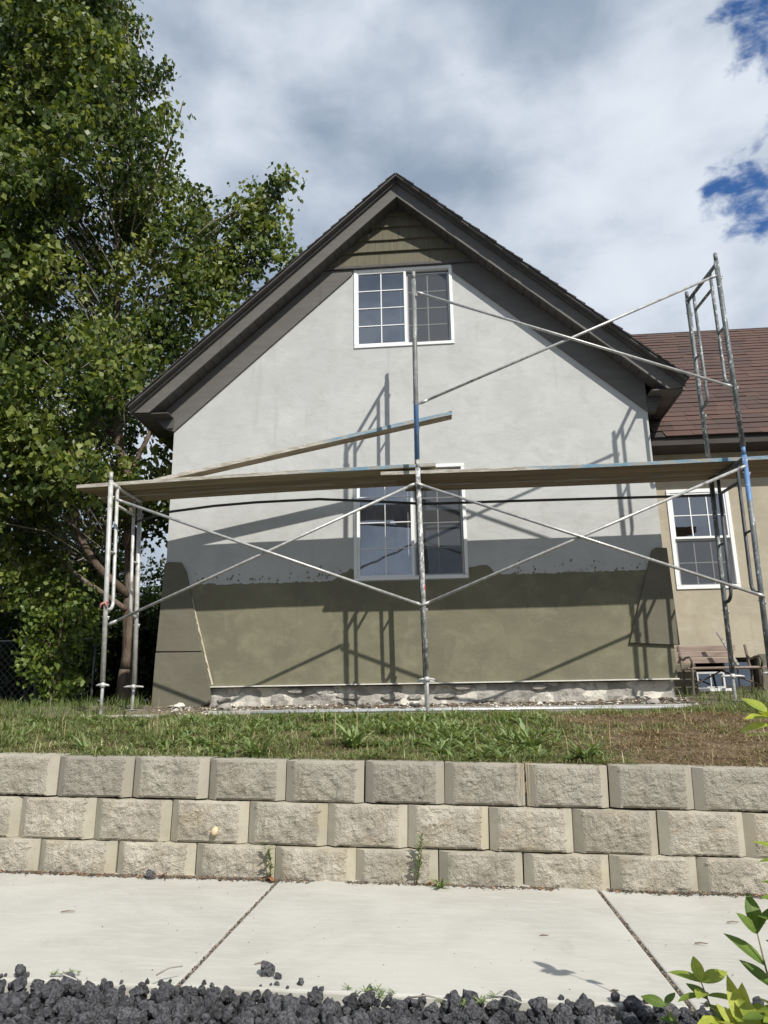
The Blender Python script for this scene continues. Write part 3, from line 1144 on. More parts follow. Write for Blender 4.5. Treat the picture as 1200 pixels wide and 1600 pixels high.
# boxed eaves: closed bottom, side board and vented soffit strips running back along the walls
for sgn, xw, xe, xi in ((-1, XL, -3.772, -3.575), (1, XR, 2.877, 2.70)):
    a, b_ = (xe, xw - .002) if sgn < 0 else (xw + .002, xe)
    zt = 3.56
    ns = 28
    for k in range(ns):
        y0 = RY + .03 + k * .29
        hpart(MB().box(a, b_, y0 + .004, y0 + .286, zt - .028, zt - .014), 'eave_soffit', M['soffit'])
    hpart(MB().box(*((xe - .022, xe - .001) if sgn < 0 else (xe + .001, xe + .022)), RY + .026, 16.5, zt - .04, zt + .115), 'eave_board', M['fascia'])
    # little return box where the trim board meets the eave
    if sgn < 0:
        hpart(MB().prism([(-3.57, 3.52), (-3.448, 3.40), (-3.342, 3.40), (-3.342, 3.53), (-3.57, 3.531)], HY - .05, HY + .12), 'eave_return', M['soffit'])
    else:
        for k in range(5):
            hpart(MB().box(2.518, 2.69 - k * .018, HY - .03, HY + .1, 3.53 - (k + 1) * .034, 3.53 - k * .034 - .004), 'eave_return', M['soffit'])


# windows ----------------------------------------------------------------
def make_window(x0, x1, z0, z1, yf, sashes, name='window', cut=.042, depth=.10, fmat='vinyl'):
    """outer frame in the wall opening, then each sash = (x0,x1,z0,z1,depth offset,cols,rows,screen,light)"""
    w = MB()
    fw = cut
    for (a, b_, c, d) in ((x0, x1, z1 - fw, z1), (x0, x1, z0, z0 + fw), (x0, x0 + fw, z0 + fw, z1 - fw), (x1 - fw, x1, z0 + fw, z1 - fw)):
        w.box(a + .001, b_ - .001, yf - .016, yf + depth, c + .001, d - .001)
    win = w.build(name, M[fmat], house, -HO, .004)
    for (a, b_, c, d, off, cols, rows, scr, sw, mk) in sashes:
        f = MB()
        y0, y1 = yf + off, yf + off + .030
        for q in ((a, b_, d - sw, d), (a, b_, c, c + sw), (a, a + sw, c + sw, d - sw), (b_ - sw, b_, c + sw, d - sw)):
            f.box(q[0], q[1], y0, y1, q[2], q[3])
        f.build('sash', M[mk], win)
        gx0, gx1, gz0, gz1 = a + sw, b_ - sw, c + sw, d - sw
        bw = .011
        for i in range(1, cols):
            x = gx0 + (gx1 - gx0) * i / cols
            MB().box(x - bw / 2 - .001, x + bw / 2 + .001, y0 + .006, y0 + .016, gz0 + .001, gz1 - .001).build('muntin', M[mk], win)
        for j in range(1, rows):
            z = gz0 + (gz1 - gz0) * j / rows
            MB().box(gx0 + .001, gx1 - .001, y0 + .007, y0 + .015, z - bw / 2, z + bw / 2).build('muntin', M[mk], win)
        for i in range(cols):
            for j in range(rows):
                p = MB().box(gx0 + (gx1 - gx0) * i / cols + .001, gx0 + (gx1 - gx0) * (i + 1) / cols - .001, y0 + .018, y0 + .022,
                             gz0 + (gz1 - gz0) * j / rows + .001, gz0 + (gz1 - gz0) * (j + 1) / rows - .001)
                p = MB().add([(gx0 + (gx1 - gx0) * (i + u) / cols, y0 + .019, gz0 + (gz1 - gz0) * (j + v) / rows) for u, v in ((0, 0), (1, 0), (1, 1), (0, 1))], [(0, 1, 2, 3)])
                p.build('pane', M['glass'], win)
        if scr:
            MB().add([(gx0 - .01, y0 - .004, gz0 - .01), (gx1 + .01, y0 - .004, gz0 - .01), (gx1 + .01, y0 - .004, gz1 + .01), (gx0 - .01, y0 - .004, gz1 + .01)], [(0, 1, 2, 3)]).build('insect_screen', M['screen'], win)
    return win


ux0, ux1, uz0, uz1 = UW
make_window(ux0, ux1, uz0, uz1, HY, [
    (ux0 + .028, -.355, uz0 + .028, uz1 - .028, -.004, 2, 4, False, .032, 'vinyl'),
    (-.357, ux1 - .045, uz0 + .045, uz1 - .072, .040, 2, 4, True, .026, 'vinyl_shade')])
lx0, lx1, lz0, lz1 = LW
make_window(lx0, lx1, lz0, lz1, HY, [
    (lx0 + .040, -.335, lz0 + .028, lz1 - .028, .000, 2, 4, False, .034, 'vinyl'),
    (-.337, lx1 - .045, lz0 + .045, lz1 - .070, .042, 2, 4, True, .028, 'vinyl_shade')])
# meeting stile of the lower and upper window, the broad white upright in the middle


# wing to the right ------------------------------------------------------
WY = 9.4
WW = (2.862, 3.632, 1.305, 2.585)
BW = (2.97, 3.72, .085, .470)
wall_panel('wing_wall', [(XR + .002, -.2), (9.0, -.2), (9.0, 3.28), (XR + .002, 3.28)], [WW, BW], WY, WY + .18, M['tan'])
mb = MB()
mb.box(3.725, 9.0, WY - .012, WY - .001, -.2, .505)
mb.box(3.05, 3.724, WY - .0125, WY - .0015, -.2, .083)
mb.box(2.52, 2.968, WY - .012, WY - .001, -.2, .40)
hpart(mb, 'wing_base', M['corner'])
wx0, wx1, wz0, wz1 = WW
wm = 1.955
make_window(wx0, wx1, wz0, wz1, WY, [
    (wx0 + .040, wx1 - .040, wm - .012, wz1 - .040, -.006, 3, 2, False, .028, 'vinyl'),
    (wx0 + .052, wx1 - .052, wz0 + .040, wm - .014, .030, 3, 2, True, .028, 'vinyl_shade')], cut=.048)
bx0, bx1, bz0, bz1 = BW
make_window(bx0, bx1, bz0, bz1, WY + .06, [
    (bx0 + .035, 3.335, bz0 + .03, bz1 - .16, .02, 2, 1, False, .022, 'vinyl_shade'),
    (3.34, bx1 - .03, bz0 + .03, bz1 - .03, .05, 2, 1, False, .020, 'brown')], cut=.030, depth=.08, fmat='brown')
hpart(MB().box(2.99, 3.36, WY - .020, WY + .05, bz0 - .006, bz0 + .028), 'window_sill', M['vinyl'])
# rooms behind
mb = MB()
mb.box(XR + .01, 8.9, 11.6, 11.7, -.1, 3.2)
mb.box(XR + .01, 8.9, WY + .2, 11.6, .62, .70)
mb.box(XR + .01, 8.9, WY + .2, 11.6, -.18, -.1)
mb.box(8.8, 8.9, WY + .2, 11.6, -.1, 3.2)
hpart(mb, 'inner_wall', M['interior'])
WE, WZ, WSL = 9.0, 3.16, .87
RIY = 12.85
hpart(MB().box(XR + .07, 9.3, WE, WE + .022, WZ - .105, WZ + .005), 'wing_eave_board', M['brown'])
hpart(MB().box(XR + .012, 9.3, WE + .023, WY - .001, WZ - .100, WZ - .085), 'wing_eave_soffit', M['brown'])
mb = MB()
zr = WZ + WSL * (RIY - WE)
mb.add([(1.0, WE - .03, WZ - .005), (9.4, WE - .03, WZ - .005), (9.4, RIY, zr), (1.0, RIY, zr), (9.4, RIY + 3.9, WZ), (1.0, RIY + 3.9, WZ)],
       [(0, 1, 2, 3), (3, 2, 4, 5)])
wroof = hpart(mb, 'wing_roof', M['roof_dark'])
cth, sth = math.cos(math.atan(WSL)), math.sin(math.atan(WSL))
LL = (RIY - WE + .05) / cth
nr = 30
ex = LL / nr
SHM = {}
for wi in range(6):
    w_ = (.20, .27, .34, .40, .30, .36)[wi]
    th = (.010, .015, .012, .018, .014, .011)[wi]
    b = MB()
    vs__ = []
    # butt end thick, head thin; local x width, y up the slope, z normal
    vs__ = [(0, 0, .001), (w_, 0, .001), (w_, ex * 1.15, .0005), (0, ex * 1.15, .0005), (0, 0, th), (w_, 0, th), (w_, ex * 1.15, .003), (0, ex * 1.15, .003)]
    b.add(vs__, [(0, 3, 2, 1), (4, 5, 6, 7), (0, 1, 5, 4), (1, 2, 6, 5), (2, 3, 7, 6), (3, 0, 4, 7)])
    SHM[wi] = (b.mesh('shingle', M['shingle']), w_)
rnd = random.Random(77)
ENDS = []
th_ = math.atan(WSL)
for r_ in range(nr):
    y = WE - .035 + r_ * ex * cth
    z = WZ - .004 + r_ * ex * sth
    xv = (FT - .02 - z) / SLP + FXC - .55                # valley with the main roof
    x = max(XR + .075, xv) + rnd.uniform(0, .02) if z < 3.62 else xv - rnd.uniform(0, .2)
    far_x = 5.0
    while x < far_x:
        me, w_ = SHM[rnd.randrange(6)]
        o = from_mesh('shingle', me, wroof, (x, y, z), (th_, 0, 0))
        x += w_ + .003
    ENDS.append(x)
# the courses past the frame, one joined piece
mb = MB()
for r_ in range(nr):
    y = WE - .035 + r_ * ex * cth
    z = WZ - .004 + r_ * ex * sth
    x = ENDS[r_]
    while x < 9.35:
        w_ = rnd.uniform(.2, .38)
        h_ = rnd.uniform(.009, .017)
        mb.add([(x, y - h_ * sth * 0, z), (x + w_, y, z), (x + w_, y + ex * cth, z + ex * sth), (x, y + ex * cth, z + ex * sth),
                (x, y - h_ * sth, z + h_ * cth), (x + w_, y - h_ * sth, z + h_ * cth), (x + w_, y + ex * cth, z + ex * sth + .003), (x, y + ex * cth, z + ex * sth + .003)],
               [(4, 5, 6, 7), (0, 1, 5, 4), (1, 2, 6, 5), (3, 0, 4, 7)])
        x += w_ + .004
o = mb.build('far_shingle', M['shingle'], wroof)
o['kind'] = 'stuff'
MB().tube([(1.2, RIY, zr + .01), (9.4, RIY, zr + .01)], .03, 8).build('ridge_cap', M['roof_dark'], wroof)


# curtains hang inside, on their own rods
def curtain(x0, x1, z0, z1, y, mat, label, folds=9, amp=.018):
    nx = folds * 6
    vs__ = []
    for j in range(7):
        for i in range(nx + 1):
            u = i / nx
            z = z0 + (z1 - z0) * j / 6
            a = amp * (1.15 - .4 * j / 6)
            vs__.append((x0 + (x1 - x0) * u + .006 * math.sin(u * 31 + j), y + a * math.sin(u * folds * 2 * math.pi + .4 * math.sin(j * .7 + u * 9)), z))
    fs__ = [(j * (nx + 1) + i, j * (nx + 1) + i + 1, (j + 1) * (nx + 1) + i + 1, (j + 1) * (nx + 1) + i) for j in range(6) for i in range(nx)]
    o = empty('curtain', ((x0 + x1) / 2, y, z1))
    c = MB().add(vs__, fs__, True).build('curtain_cloth', mat, o)
    c.location = -Vector(o.location)
    r_ = MB().tube([(x0 - .05, y, z1 + .01), (x1 + .05, y, z1 + .01)], .008, 6).build('curtain_rod', M['dark_tube'], o)
    r_.location = -Vector(o.location)
    return tag(o, label, 'curtain')


curtain(-1.03, -.34, 1.42, 2.78, HY + .125, M['curtain'], 'lavender grey curtain hanging in folds behind the left half of the lower window', 8)
curtain(-1.02, -.36, 4.40, 5.30, HY + .14, M['curtain_sky'], 'curtain behind the left half of the upper gable window, coloured like the sky reflected there', 7)

# ------------------------------------------------------------------ scaffold
NY, FY = 7.30, 8.07
FW = FY - NY
FH = 2.18


def jcurve(y_leg, y_in, z_top, z_bot):
    """inner leg that comes straight down and hooks round into the outer leg"""
    pts = [(0, y_in, z_top), (0, y_in, z_bot + .10)]
    d = y_leg - y_in
    for a in range(1, 7):
        t_ = a / 6 * math.pi / 2
        pts.append((0, y_in + d * .98 * (1 - math.cos(t_)), z_bot + .10 - .12 * math.sin(t_) + (.03 * (a / 6) ** 3)))
    return pts


def make_frame(loc, lean, near, far, inner, label):
    root = empty('scaffold_frame', loc, (0, lean, 0))
    tag(root, label, 'scaffold frame', 'steel scaffold frames in front of the gable wall')
    for y, mt in ((0, near), (FW, far)):
        MB().tube([(0, y, 0), (0, y, FH * .5), (0, y, FH - .09)], .0255, 10).tube([(0, y, FH - .0905), (0, y, FH + .005)], .0205, 10).build('leg', M[mt], root)
    gap = .165
    for y, yi in ((0, gap), (FW, FW - gap)):
        MB().tube(jcurve(y, yi, 2.05, .72), .0185, 8).build('inner_leg', M[inner], root)
        MB().tube([(0, y, 1.33), (0, yi, 1.33)], .013, 8).build('rung', M[inner], root)
    MB().tube([(0, .002, 2.062), (0, FW - .002, 2.062)], .0205, 10).build('top_beam', M[inner], root)
    MB().tube([(0, gap, 1.86), (0, FW - gap, 1.86)], .0165, 8).build('lower_beam', M[inner], root)
    for y in (0, FW):
        for z in (.64, 1.91):
            MB().tube([(-.035, y, z), (.045, y, z)], .007, 6).tube([(.030, y, z), (.033, y, z - .035)], .006, 5).build('lock_pin', M['brace'], root)
    return root


make_frame((-3.415, NY, .25), R(-2.2), 'galv', 'galv', 'galv', 'pale galvanised scaffold frame at the left end beside the tree trunk')
make_frame((-.200, NY, .25), R(-.8), 'worn_white', 'weathered_dark', 'weathered_dark', 'middle lower scaffold frame with worn white paint before the lower window')
make_frame((-.232, NY, 2.435), R(.4), 'blue_foot', 'weathered', 'weathered_dark', 'middle upper scaffold frame with a blue painted foot, reaching up to the gable window')
make_frame((2.985, NY, .25), R(1.1), 'blue_top', 'weathered', 'weathered_dark', 'right lower scaffold frame, blue at the top of its near leg, before the tan wing')
make_frame((3.025, NY, 2.435), R(-.1), 'weathered', 'weathered', 'weathered', 'right upper scaffold frame with chipped grey paint standing clear against the sky')
# frames at the right are narrower in x at the far side: they stand a little skewed
for o in list(COL.objects):
    if o.name.startswith('scaffold_frame') and o.location.x > 2:
        o.rotation_euler.z = R(5.0)
    elif o.name.startswith('scaffold_frame') and o.location.x > -1:
        o.rotation_euler.z = R(2.4)


def brace(p0, p1, p2, p3, label):
    """two flattened-end tubes crossing, pinned in the middle"""
    c = (Vector(p0) + Vector(p1)) / 2
    root = empty('cross_brace', c)
    tag(root, label, 'cross brace', 'cross braces on the street side of the scaffold')
    for k, (a, b_) in enumerate(((p0, p1), (p2, p3))):
        a, b_ = Vector(a) - c, Vector(b_) - c
        a.y += .028 * (k - .5)
        b_.y += .028 * (k - .5)
        d = (b_ - a).normalized()
        mb = MB().tube([a + d * .07, b_ - d * .07], .0152, 8)
        for e, s in ((a, 1), (b_, -1)):
            mb.tube([e - d * s * .012, e + d * s * .02, e + d * s * .09], [.013, .019, .0150], 6)
        mb.build('brace_bar', M['brace'], root)
    MB().tube([(0, -.022, 0), (0, .022, 0)], .010, 8).build('pivot_bolt', M['brace'], root)
    return root


BY = NY - .028
brace((-3.40, BY, 2.115), (-.245, BY, .930), (-3.385, BY, .815), (-.275, BY, 2.165), 'crossed grey tubes bracing the left bay below the planks')
brace((-.245, BY, 2.165), (3.000, BY, .925), (-.225, BY, .925), (3.010, BY, 2.220), 'crossed grey tubes bracing the right bay below the planks')
brace((-.175, BY, 4.335), (2.975, BY, 3.065), (-.175, BY, 3.055), (2.985, BY, 4.345), 'crossed grey tubes bracing the upper right bay against roof and sky')


def tube_thing(name, pts, r, mat, label, cat, n=8):
    o = MB().tube([Vector(p) - Vector(pts[0]) for p in pts], r, n).build(name, mat, None, pts[0])
    return tag(o, label, cat)


tube_thing('guard_tube', [(-3.50, FY - .03, 2.07), (-3.11, FY - .03, 2.172), (-2.6, FY - .03, 2.222), (-2.12, FY - .03, 2.246), (-1.38, FY - .03, 2.256), (-.94, FY - .03, 2.222), (-.23, FY - .03, 2.160)], .0155, M['dark_tube'],
           'bowed dark tube running under the left planks on the wall side', 'tube')
tube_thing('guard_tube', [(-.22, FY - .03, 2.155), (.8, FY - .03, 2.152), (2.93, FY - .03, 2.135)], .0155, M['dark_tube'],
           'straight dark tube running under the right planks on the wall side', 'tube')


def jack(x, y, zg, label, handle=.08):
    root = empty('screw_jack', (x, y, zg))
    tag(root, label, 'screw jack', 'screw jacks under the scaffold legs')
    zc = .215 - zg
    mb = MB()
    pts = []
    mb.tube([(0, 0, .006), (0, 0, zc + .12)], .0155, 8)
    for k in range(int((zc) / .012)):
        mb.tube([(0, 0, .01 + k * .012), (0, 0, .015 + k * .012)], .0175, 8, False)
    mb.build('threaded_rod', M['galv'], root)
    MB().box(-.06, .06, -.06, .06, 0, .006).build('base_plate', M['galv'], root)
    MB().tube([(0, 0, zc - .02), (0, 0, zc + .022)], .028, 8).build('collar', M['galv'], root)
    MB().tube([(-handle, 0, zc - .002), (-handle * .6, 0, zc + .004), (handle * .6, 0, zc + .002), (handle, 0, zc - .003)], [.008, .012, .012, .008], 6).build('handle', M['galv'], root)
    return root


for (x, y, lb, hd) in ((-3.412, NY, 'screw jack under the street side leg at the left end of the scaffold', .065), (-3.42, FY, 'screw jack under the wall side leg at the left end, beside the tree', .11),
                       (-.197, NY, 'screw jack under the street side leg in the middle of the scaffold', .075), (-.232, FY, 'screw jack under the wall side leg in the middle of the scaffold', .10),
                       (2.98, NY, 'screw jack under the street side leg at the right edge of the picture', .07), (2.915, FY, 'screw jack under the wall side leg in front of the bench', .12)):
    jack(x, y, ground_z(x, y) + .004, lb, hd)


def plank(x0, x1, y0, w, za, zb, th, label, mat='plank', edge=None, cupped=.0, roll=0.0):
    """board lying along X from height za to zb (underside), origin at its left end"""
    n = 14
    mb = MB()
    L = x1 - x0
    rnd_ = random.Random(int(abs(x0 * 971 + y0 * 313)))
    vs__, top = [], []
    ring = []
    for i in range(n + 1):
        u = i / n
        x = L * u
        z = (zb - za) * u - cupped * math.sin(math.pi * u)
        ja, jb = rnd_.uniform(-.002, .002), rnd_.uniform(-.002, .002)
        ring.append([(x, ja, z + rnd_.uniform(-.0015, .0015)), (x, w + jb, z), (x, w + jb, z + th), (x, ja, z + th + rnd_.uniform(-.0015, .0015))])
    V_ = [p for r_ in ring for p in r_]
    if roll:
        V2 = []
        for i, p in enumerate(V_):
            zc_ = ring[i // 4][0][2]
            V2.append((p[0], p[1] * math.cos(roll) - (p[2] - zc_) * math.sin(roll), zc_ + p[1] * math.sin(roll) + (p[2] - zc_) * math.cos(roll)))
        V_ = V2
    for i in range(n):
        a, b_ = i * 4, (i + 1) * 4
        mb.cur = 0
        mb.add([], [])
    o_ = 0
    mb.v = V_
    for i in range(n):
        a, b_ = i * 4, (i + 1) * 4
        for k, (p, q) in enumerate(((0, 1), (1, 2), (2, 3), (3, 0))):
            mb.f.append([a + p, a + q, b_ + q, b_ + p])
            mb.mi.append(1 if k in (3, 2) else 0)
            mb.sm.append(False)
    mb.f += [[3, 2, 1, 0], [n * 4, n * 4 + 1, n * 4 + 2, n * 4 + 3]]
    mb.mi += [0, 0]
    mb.sm += [False, False]
    o = mb.build('plank', [M[mat], edge or M['grey_wood']], None, (x0, y0, za), .003)
    return tag(o, label, 'plank', 'wooden scaffold planks')


BT = 2.336                                      # top of the beams
E1 = plank_edge_mat('edge_blue_mid', 2.55, 3.7)
E2 = plank_edge_mat('edge_blue_right', 1.7, 4.2)
E3 = plank_edge_mat('edge_blue_diag', 1.9, 4.2)
plank(-.63, 3.66, 7.472, .208, BT, BT + .010, .040, 'plank of the right bay nearest the street, blue paint worn along its right edge', 'plank_dark', E2, .014)
plank(-.48, 3.70, 7.702, .206, BT + .010, BT + .012, .040, 'middle plank of the right bay, between two others', 'plank_dark', None, .012)
plank(-.40, 3.62, 7.930, .214, BT + .001, BT + .010, .040, 'plank of the right bay nearest the wall', 'plank_dark', None, .012)
plank(-3.97, -.045, 7.480, .208, BT - .012, BT + .076, .040, 'plank of the left bay nearest the street, with worn blue paint on its front edge', 'plank', E1, -.012)
plank(-3.90, -.22, 7.710, .208, BT - .002, BT + .075, .040, 'middle plank of the left bay, between two others', 'plank', None, -.012)
plank(-3.93, -.30, 7.940, .214, BT - .010, BT + .072, .040, 'plank of the left bay nearest the wall', 'plank', None, -.012)
plank(-3.30, .155, 7.930, .112, 2.496, 3.166, .050, 'narrow board propped at a slant above the left planks, hooked in the middle frame', 'plank', E3, .0, R(-9))
# the sloping board bears on an offcut at its low end
tag(MB().box(-.06, .06, 0, .10, 0, .042).build('wood_block', M['grey_wood'], None, (-3.22, 7.935, 2.378 + .004), .003), 'offcut of wood on the left planks propping the low end of the slanting board', 'wood block')
tag(MB().box(-.1, .62, -.1, .08, 0, .03).build('sole_board', M['grey_wood'], None, (-3.45, NY - .04, ground_z(-3.2, NY) - .012), .003), 'bleached board lying in the grass under the left scaffold legs', 'board')

# red rag on the left leg, red paint dab on the middle one
o = empty('rag', (-3.447, NY, 1.035))
tag(o, 'faded red rag knotted round the left scaffold leg', 'rag')
MB().tube([(.026 * math.cos(a / 8 * 6.283), .026 * math.sin(a / 8 * 6.283), .008 * math.sin(a)) for a in range(9)], .010, 6).build('knot', M['red_cloth'], o)
MB().tube([(.0, -.028, 0), (-.025, -.05, -.02), (-.035, -.052, -.075)], [.012, .012, .004], 6).tube([(0, -.03, 0), (.03, -.04, -.025), (.032, -.04, -.06)], [.011, .011, .003], 6).build('loose_end', M['red_cloth'], o)
tag(MB().tube([(0, 0, 0), (.001, 0, .03), (0, 0, .085)], [.0225, .0232, .0222], 10, False).build('paint_mark', M['red_paint'], None, (-.2085, NY, 1.06)), 'smear of red paint round the middle scaffold leg below the window', 'paint mark')

# ------------------------------------------------------------------ long board and conduits on the ground
tag(MB().box(-2.45, 2.35, 0, .16, 0, .05).build('long_board', M['cement_board'], None, (0, 7.66, ground_z(0, 7.68) - .002), .004), 'long grey board lying on the dirt in front of the foundation', 'board')
g0 = max(ground_z(x, 7.42) for x in np.arange(-1.8, 2.3, .1)) + .012
tube_thing('conduit', [(-1.95, 7.45, g0), (0, 7.45, g0 + .003), (2.22, 7.44, g0 - .004)], .016, M['silver_pipe'], 'long bright silver conduit lying along the foot of the wall', 'conduit')
tube_thing('conduit', [(-1.78, 7.50, g0 + .006), (.25, 7.49, g0 + .004)], .014, M['blue_pipe'], 'shorter bluish conduit lying behind the silver one', 'conduit')
for (x, y, s, lb) in ((-2.98, 8.30, .07, 'pale broken lump of concrete at the left foot of the corner panel'), (-2.42, 8.15, .085, 'grey broken block lying by the foundation, left of the board'),
                      (-.37, 8.35, .06, 'white chunk of plaster by the middle scaffold leg'), (2.05, 7.9, .07, 'broken piece of concrete at the right end of the long board')):
    o = from_mesh('rubble_lump', STM[1 if 'p' == lb[0] or 'w' == lb[0] else 0], None, (x, y, ground_z(x, y) + s * .45))
    o.scale = (s, s * .8, s * .55)
    tag(o, lb, 'rubble')


def pebble_stuff(name, pts, mats):
    """many small angular stones joined: pts = (x,y,z,size)"""
    V, F = [], []
    base = [(1, 0, 0), (-1, 0, 0), (0, 1, 0), (0, -1, 0), (0, 0, 1), (0, 0, -1)]
    fc = [(0, 2, 4), (2, 1, 4), (1, 3, 4), (3, 0, 4), (2, 0, 5), (1, 2, 5), (3, 1, 5), (0, 3, 5)]
    mi = []
    for (x, y, z, s) in pts:
        o_ = len(V)
        a = random.uniform(0, 6.28)
        sx_, sy_, sz_ = s * random.uniform(.6, 1.3), s * random.uniform(.6, 1.3), s * random.uniform(.4, .8)
        for (p, q, r_) in base:
            p, q, r_ = p * sx_ + random.uniform(-.3, .3) * s, q * sy_ + random.uniform(-.3, .3) * s, r_ * sz_ + random.uniform(-.15, .15) * s
            V.append((x + p * math.cos(a) - q * math.sin(a), y + p * math.sin(a) + q * math.cos(a), z + r_))
        k = random.choice(mats)
        for f in fc:
            F.append([i + o_ for i in f])
            mi.append(k)
    mb = MB()
    mb.v, mb.f, mb.mi, mb.sm = V, F, mi, [False] * len(F)
    return mb


pp = []
for _ in range(2600):
    x, y = random.uniform(-3.2, 2.6), 7.75 + .85 * random.random() ** .6
    pp.append((x, y, ground_z(x, y) + .004, random.choice((.006, .008, .010, .014, .02, .028)) * random.uniform(.6, 1.1)))
o = pebble_stuff('rubble', pp, [0, 0, 1, 1, 2, 2, 3]).build('rubble', [M['rubble'], M['soil'], M['soil'], M['plaster_bit']])
tag(o, 'crumbs of stone and plaster scattered on the dirt below the foundation', 'rubble', kind='stuff')

# ------------------------------------------------------------------ bench by the basement window
bench = tag(empty('bench', (3.05, 8.78, .0)), 'weathered wooden bench with curved iron ends in front of the basement window', 'bench')
bx = (-.33, .43)
for k, (z0, z1) in enumerate(((.395, .458), (.468, .528), (.538, .598))):
    MB().box(bx[0] - .06, bx[1] - .17 + .03 * k, .30 + .02 * k, .325 + .02 * k, z0, z1).build('back_slat', M['pink_wood'], bench, None, .004)
for k in range(3):
    MB().box(bx[0] - .04, bx[1] + .05, -.06 + .105 * k, .03 + .105 * k, .318, .340).build('seat_slat', M['pink_wood'], bench, None, .004)
for x in bx:
    MB().tube([(x, -.08, .0), (x, -.03, .07), (x, -.045, .2), (x, -.08, .30), (x, -.03, .318)], .016, 8).build('leg', M['iron'], bench)
    MB().tube([(x, .36, .0), (x, .27, .12), (x, .25, .30), (x, .30, .40), (x, .35, .60)], .016, 8).build('leg', M['iron'], bench)
    MB().tube([(x, -.06, .34), (x, -.10, .40), (x, -.04, .45), (x, .1, .45), (x, .22, .43), (x, .31, .47)], .013, 8).build('armrest', M['iron'], bench)
MB().tube([(bx[0], .0, .13), (.05, .12, .30), (bx[1], .0, .13)], .010, 6).build('stay_rod', M['iron'], bench)
bs = MB().box(-.014, .014, -.012, .012, 0, .42).build('loose_stick', M['grey_wood'], None, (3.30, 8.92, .36), .002)
bs.rotation_euler = (0, R(-26), 0)
tag(bs, 'pale stick of wood leaning against the back of the bench', 'stick')


# ------------------------------------------------------------------ trees and shrubs
def limb_tube(mb, pts, r0, r1, n=8):
    pts = [Vector(p) for p in pts]
    # smooth the polyline a little
    out = []
    for i in range(len(pts) - 1):
        a, b_ = pts[max(i - 1, 0)], pts[i]
        c, d = pts[i + 1], pts[min(i + 2, len(pts) - 1)]
        for k in range(4):
            t_ = k / 4
            out.append(.5 * ((2 * b_) + (-a + c) * t_ + (2 * a - 5 * b_ + 4 * c - d) * t_ ** 2 + (-a + 3 * b_ - 3 * c + d) * t_ ** 3))
    out.append(pts[-1])
    rs = [r0 + (r1 - r0) * i / (len(out) - 1) for i in range(len(out))]
    out = [p + Vector((noise.noise(p * 2), noise.noise(p * 2 + Vector((5, 0, 0))), 0)) * .03 for p in out]
    mb.tube(out, rs, n)


tree = tag(empty('tree', (-4.35, 10.0, 0)), 'tall leafy tree with a crooked trunk left of the house', 'tree')
TO = Vector((-4.35, 10.0, 0))


def tpart(mb, name, mat):
    o = mb.build(name, mat, tree)
    o.location = -TO
    return o


mb = MB()
trunk_pts = [(-4.33, 10, -.1), (-4.33, 10, .5), (-4.35, 10, 1.2), (-4.40, 10, 2.15), (-4.55, 10.02, 3.0), (-4.70, 10.03, 3.7), (-4.92, 10.05, 4.7), (-4.97, 10.1, 6.1), (-5.15, 10.15, 8.0), (-5.45, 10.1, 10), (-5.8, 10.1, 13)]
pts_ = [Vector(p) for p in trunk_pts]
limb_tube(mb, pts_[:2], .17, .120, 14)
limb_tube(mb, pts_[1:4], .120, .088, 14)
limb_tube(mb, pts_[3:7], .088, .060, 12)
limb_tube(mb, pts_[6:], .060, .018, 10)
tpart(mb, 'trunk', M['trunk'])
LIMBS = [([(-4.38, 9.95, 1.5), (-4.75, 9.7, 1.9), (-5.05, 9.5, 2.5), (-5.2, 9.35, 3.2), (-5.7, 9.1, 3.9)], .11, .03),
         ([(-4.38, 9.9, 1.3), (-4.9, 9.6, 1.7), (-5.35, 9.6, 2.05), (-6.1, 9.5, 2.2)], .07, .025),
         ([(-4.6, 10, 3.1), (-4.25, 10.2, 4.2), (-3.9, 10.4, 5.6), (-3.7, 10.5, 7.2)], .07, .02),
         ([(-4.95, 10.05, 5.2), (-4.3, 10.1, 6.0), (-3.5, 10.2, 6.9), (-2.75, 10.2, 7.6), (-2.45, 10.2, 8.05)], .055, .012),
         ([(-3.6, 10.2, 6.8), (-3.0, 10.2, 6.95), (-2.35, 10.2, 7.05)], .03, .010),
         ([(-4.97, 10.1, 6.6), (-5.8, 10.2, 7.8), (-6.5, 10.3, 9.3)], .06, .02),
         ([(-4.9, 10.05, 4.6), (-5.8, 9.6, 5.4), (-6.8, 9.4, 6.4)], .07, .02),
         ([(-4.95, 10.1, 7.5), (-4.4, 10.1, 8.6), (-4.1, 10.1, 9.9)], .05, .015),
         ([(-4.7, 10.0, 3.8), (-5.6, 10.4, 4.6), (-7.2, 10.8, 5.4)], .07, .02),
         ([(-5.2, 9.35, 3.2), (-4.95, 8.9, 3.45), (-4.62, 8.5, 3.05), (-4.25, 8.0, 2.75)], .028, .008),
         ([(-5.2, 9.3, 3.0), (-5.6, 8.7, 3.5), (-5.9, 8.4, 4.1)], .04, .012)]
for p, a, b_ in LIMBS:
    mb = MB()
    limb_tube(mb, p, a * .6, b_ * .6, 8)
    tpart(mb, 'limb', M['trunk'])

rng = np.random.default_rng(5)
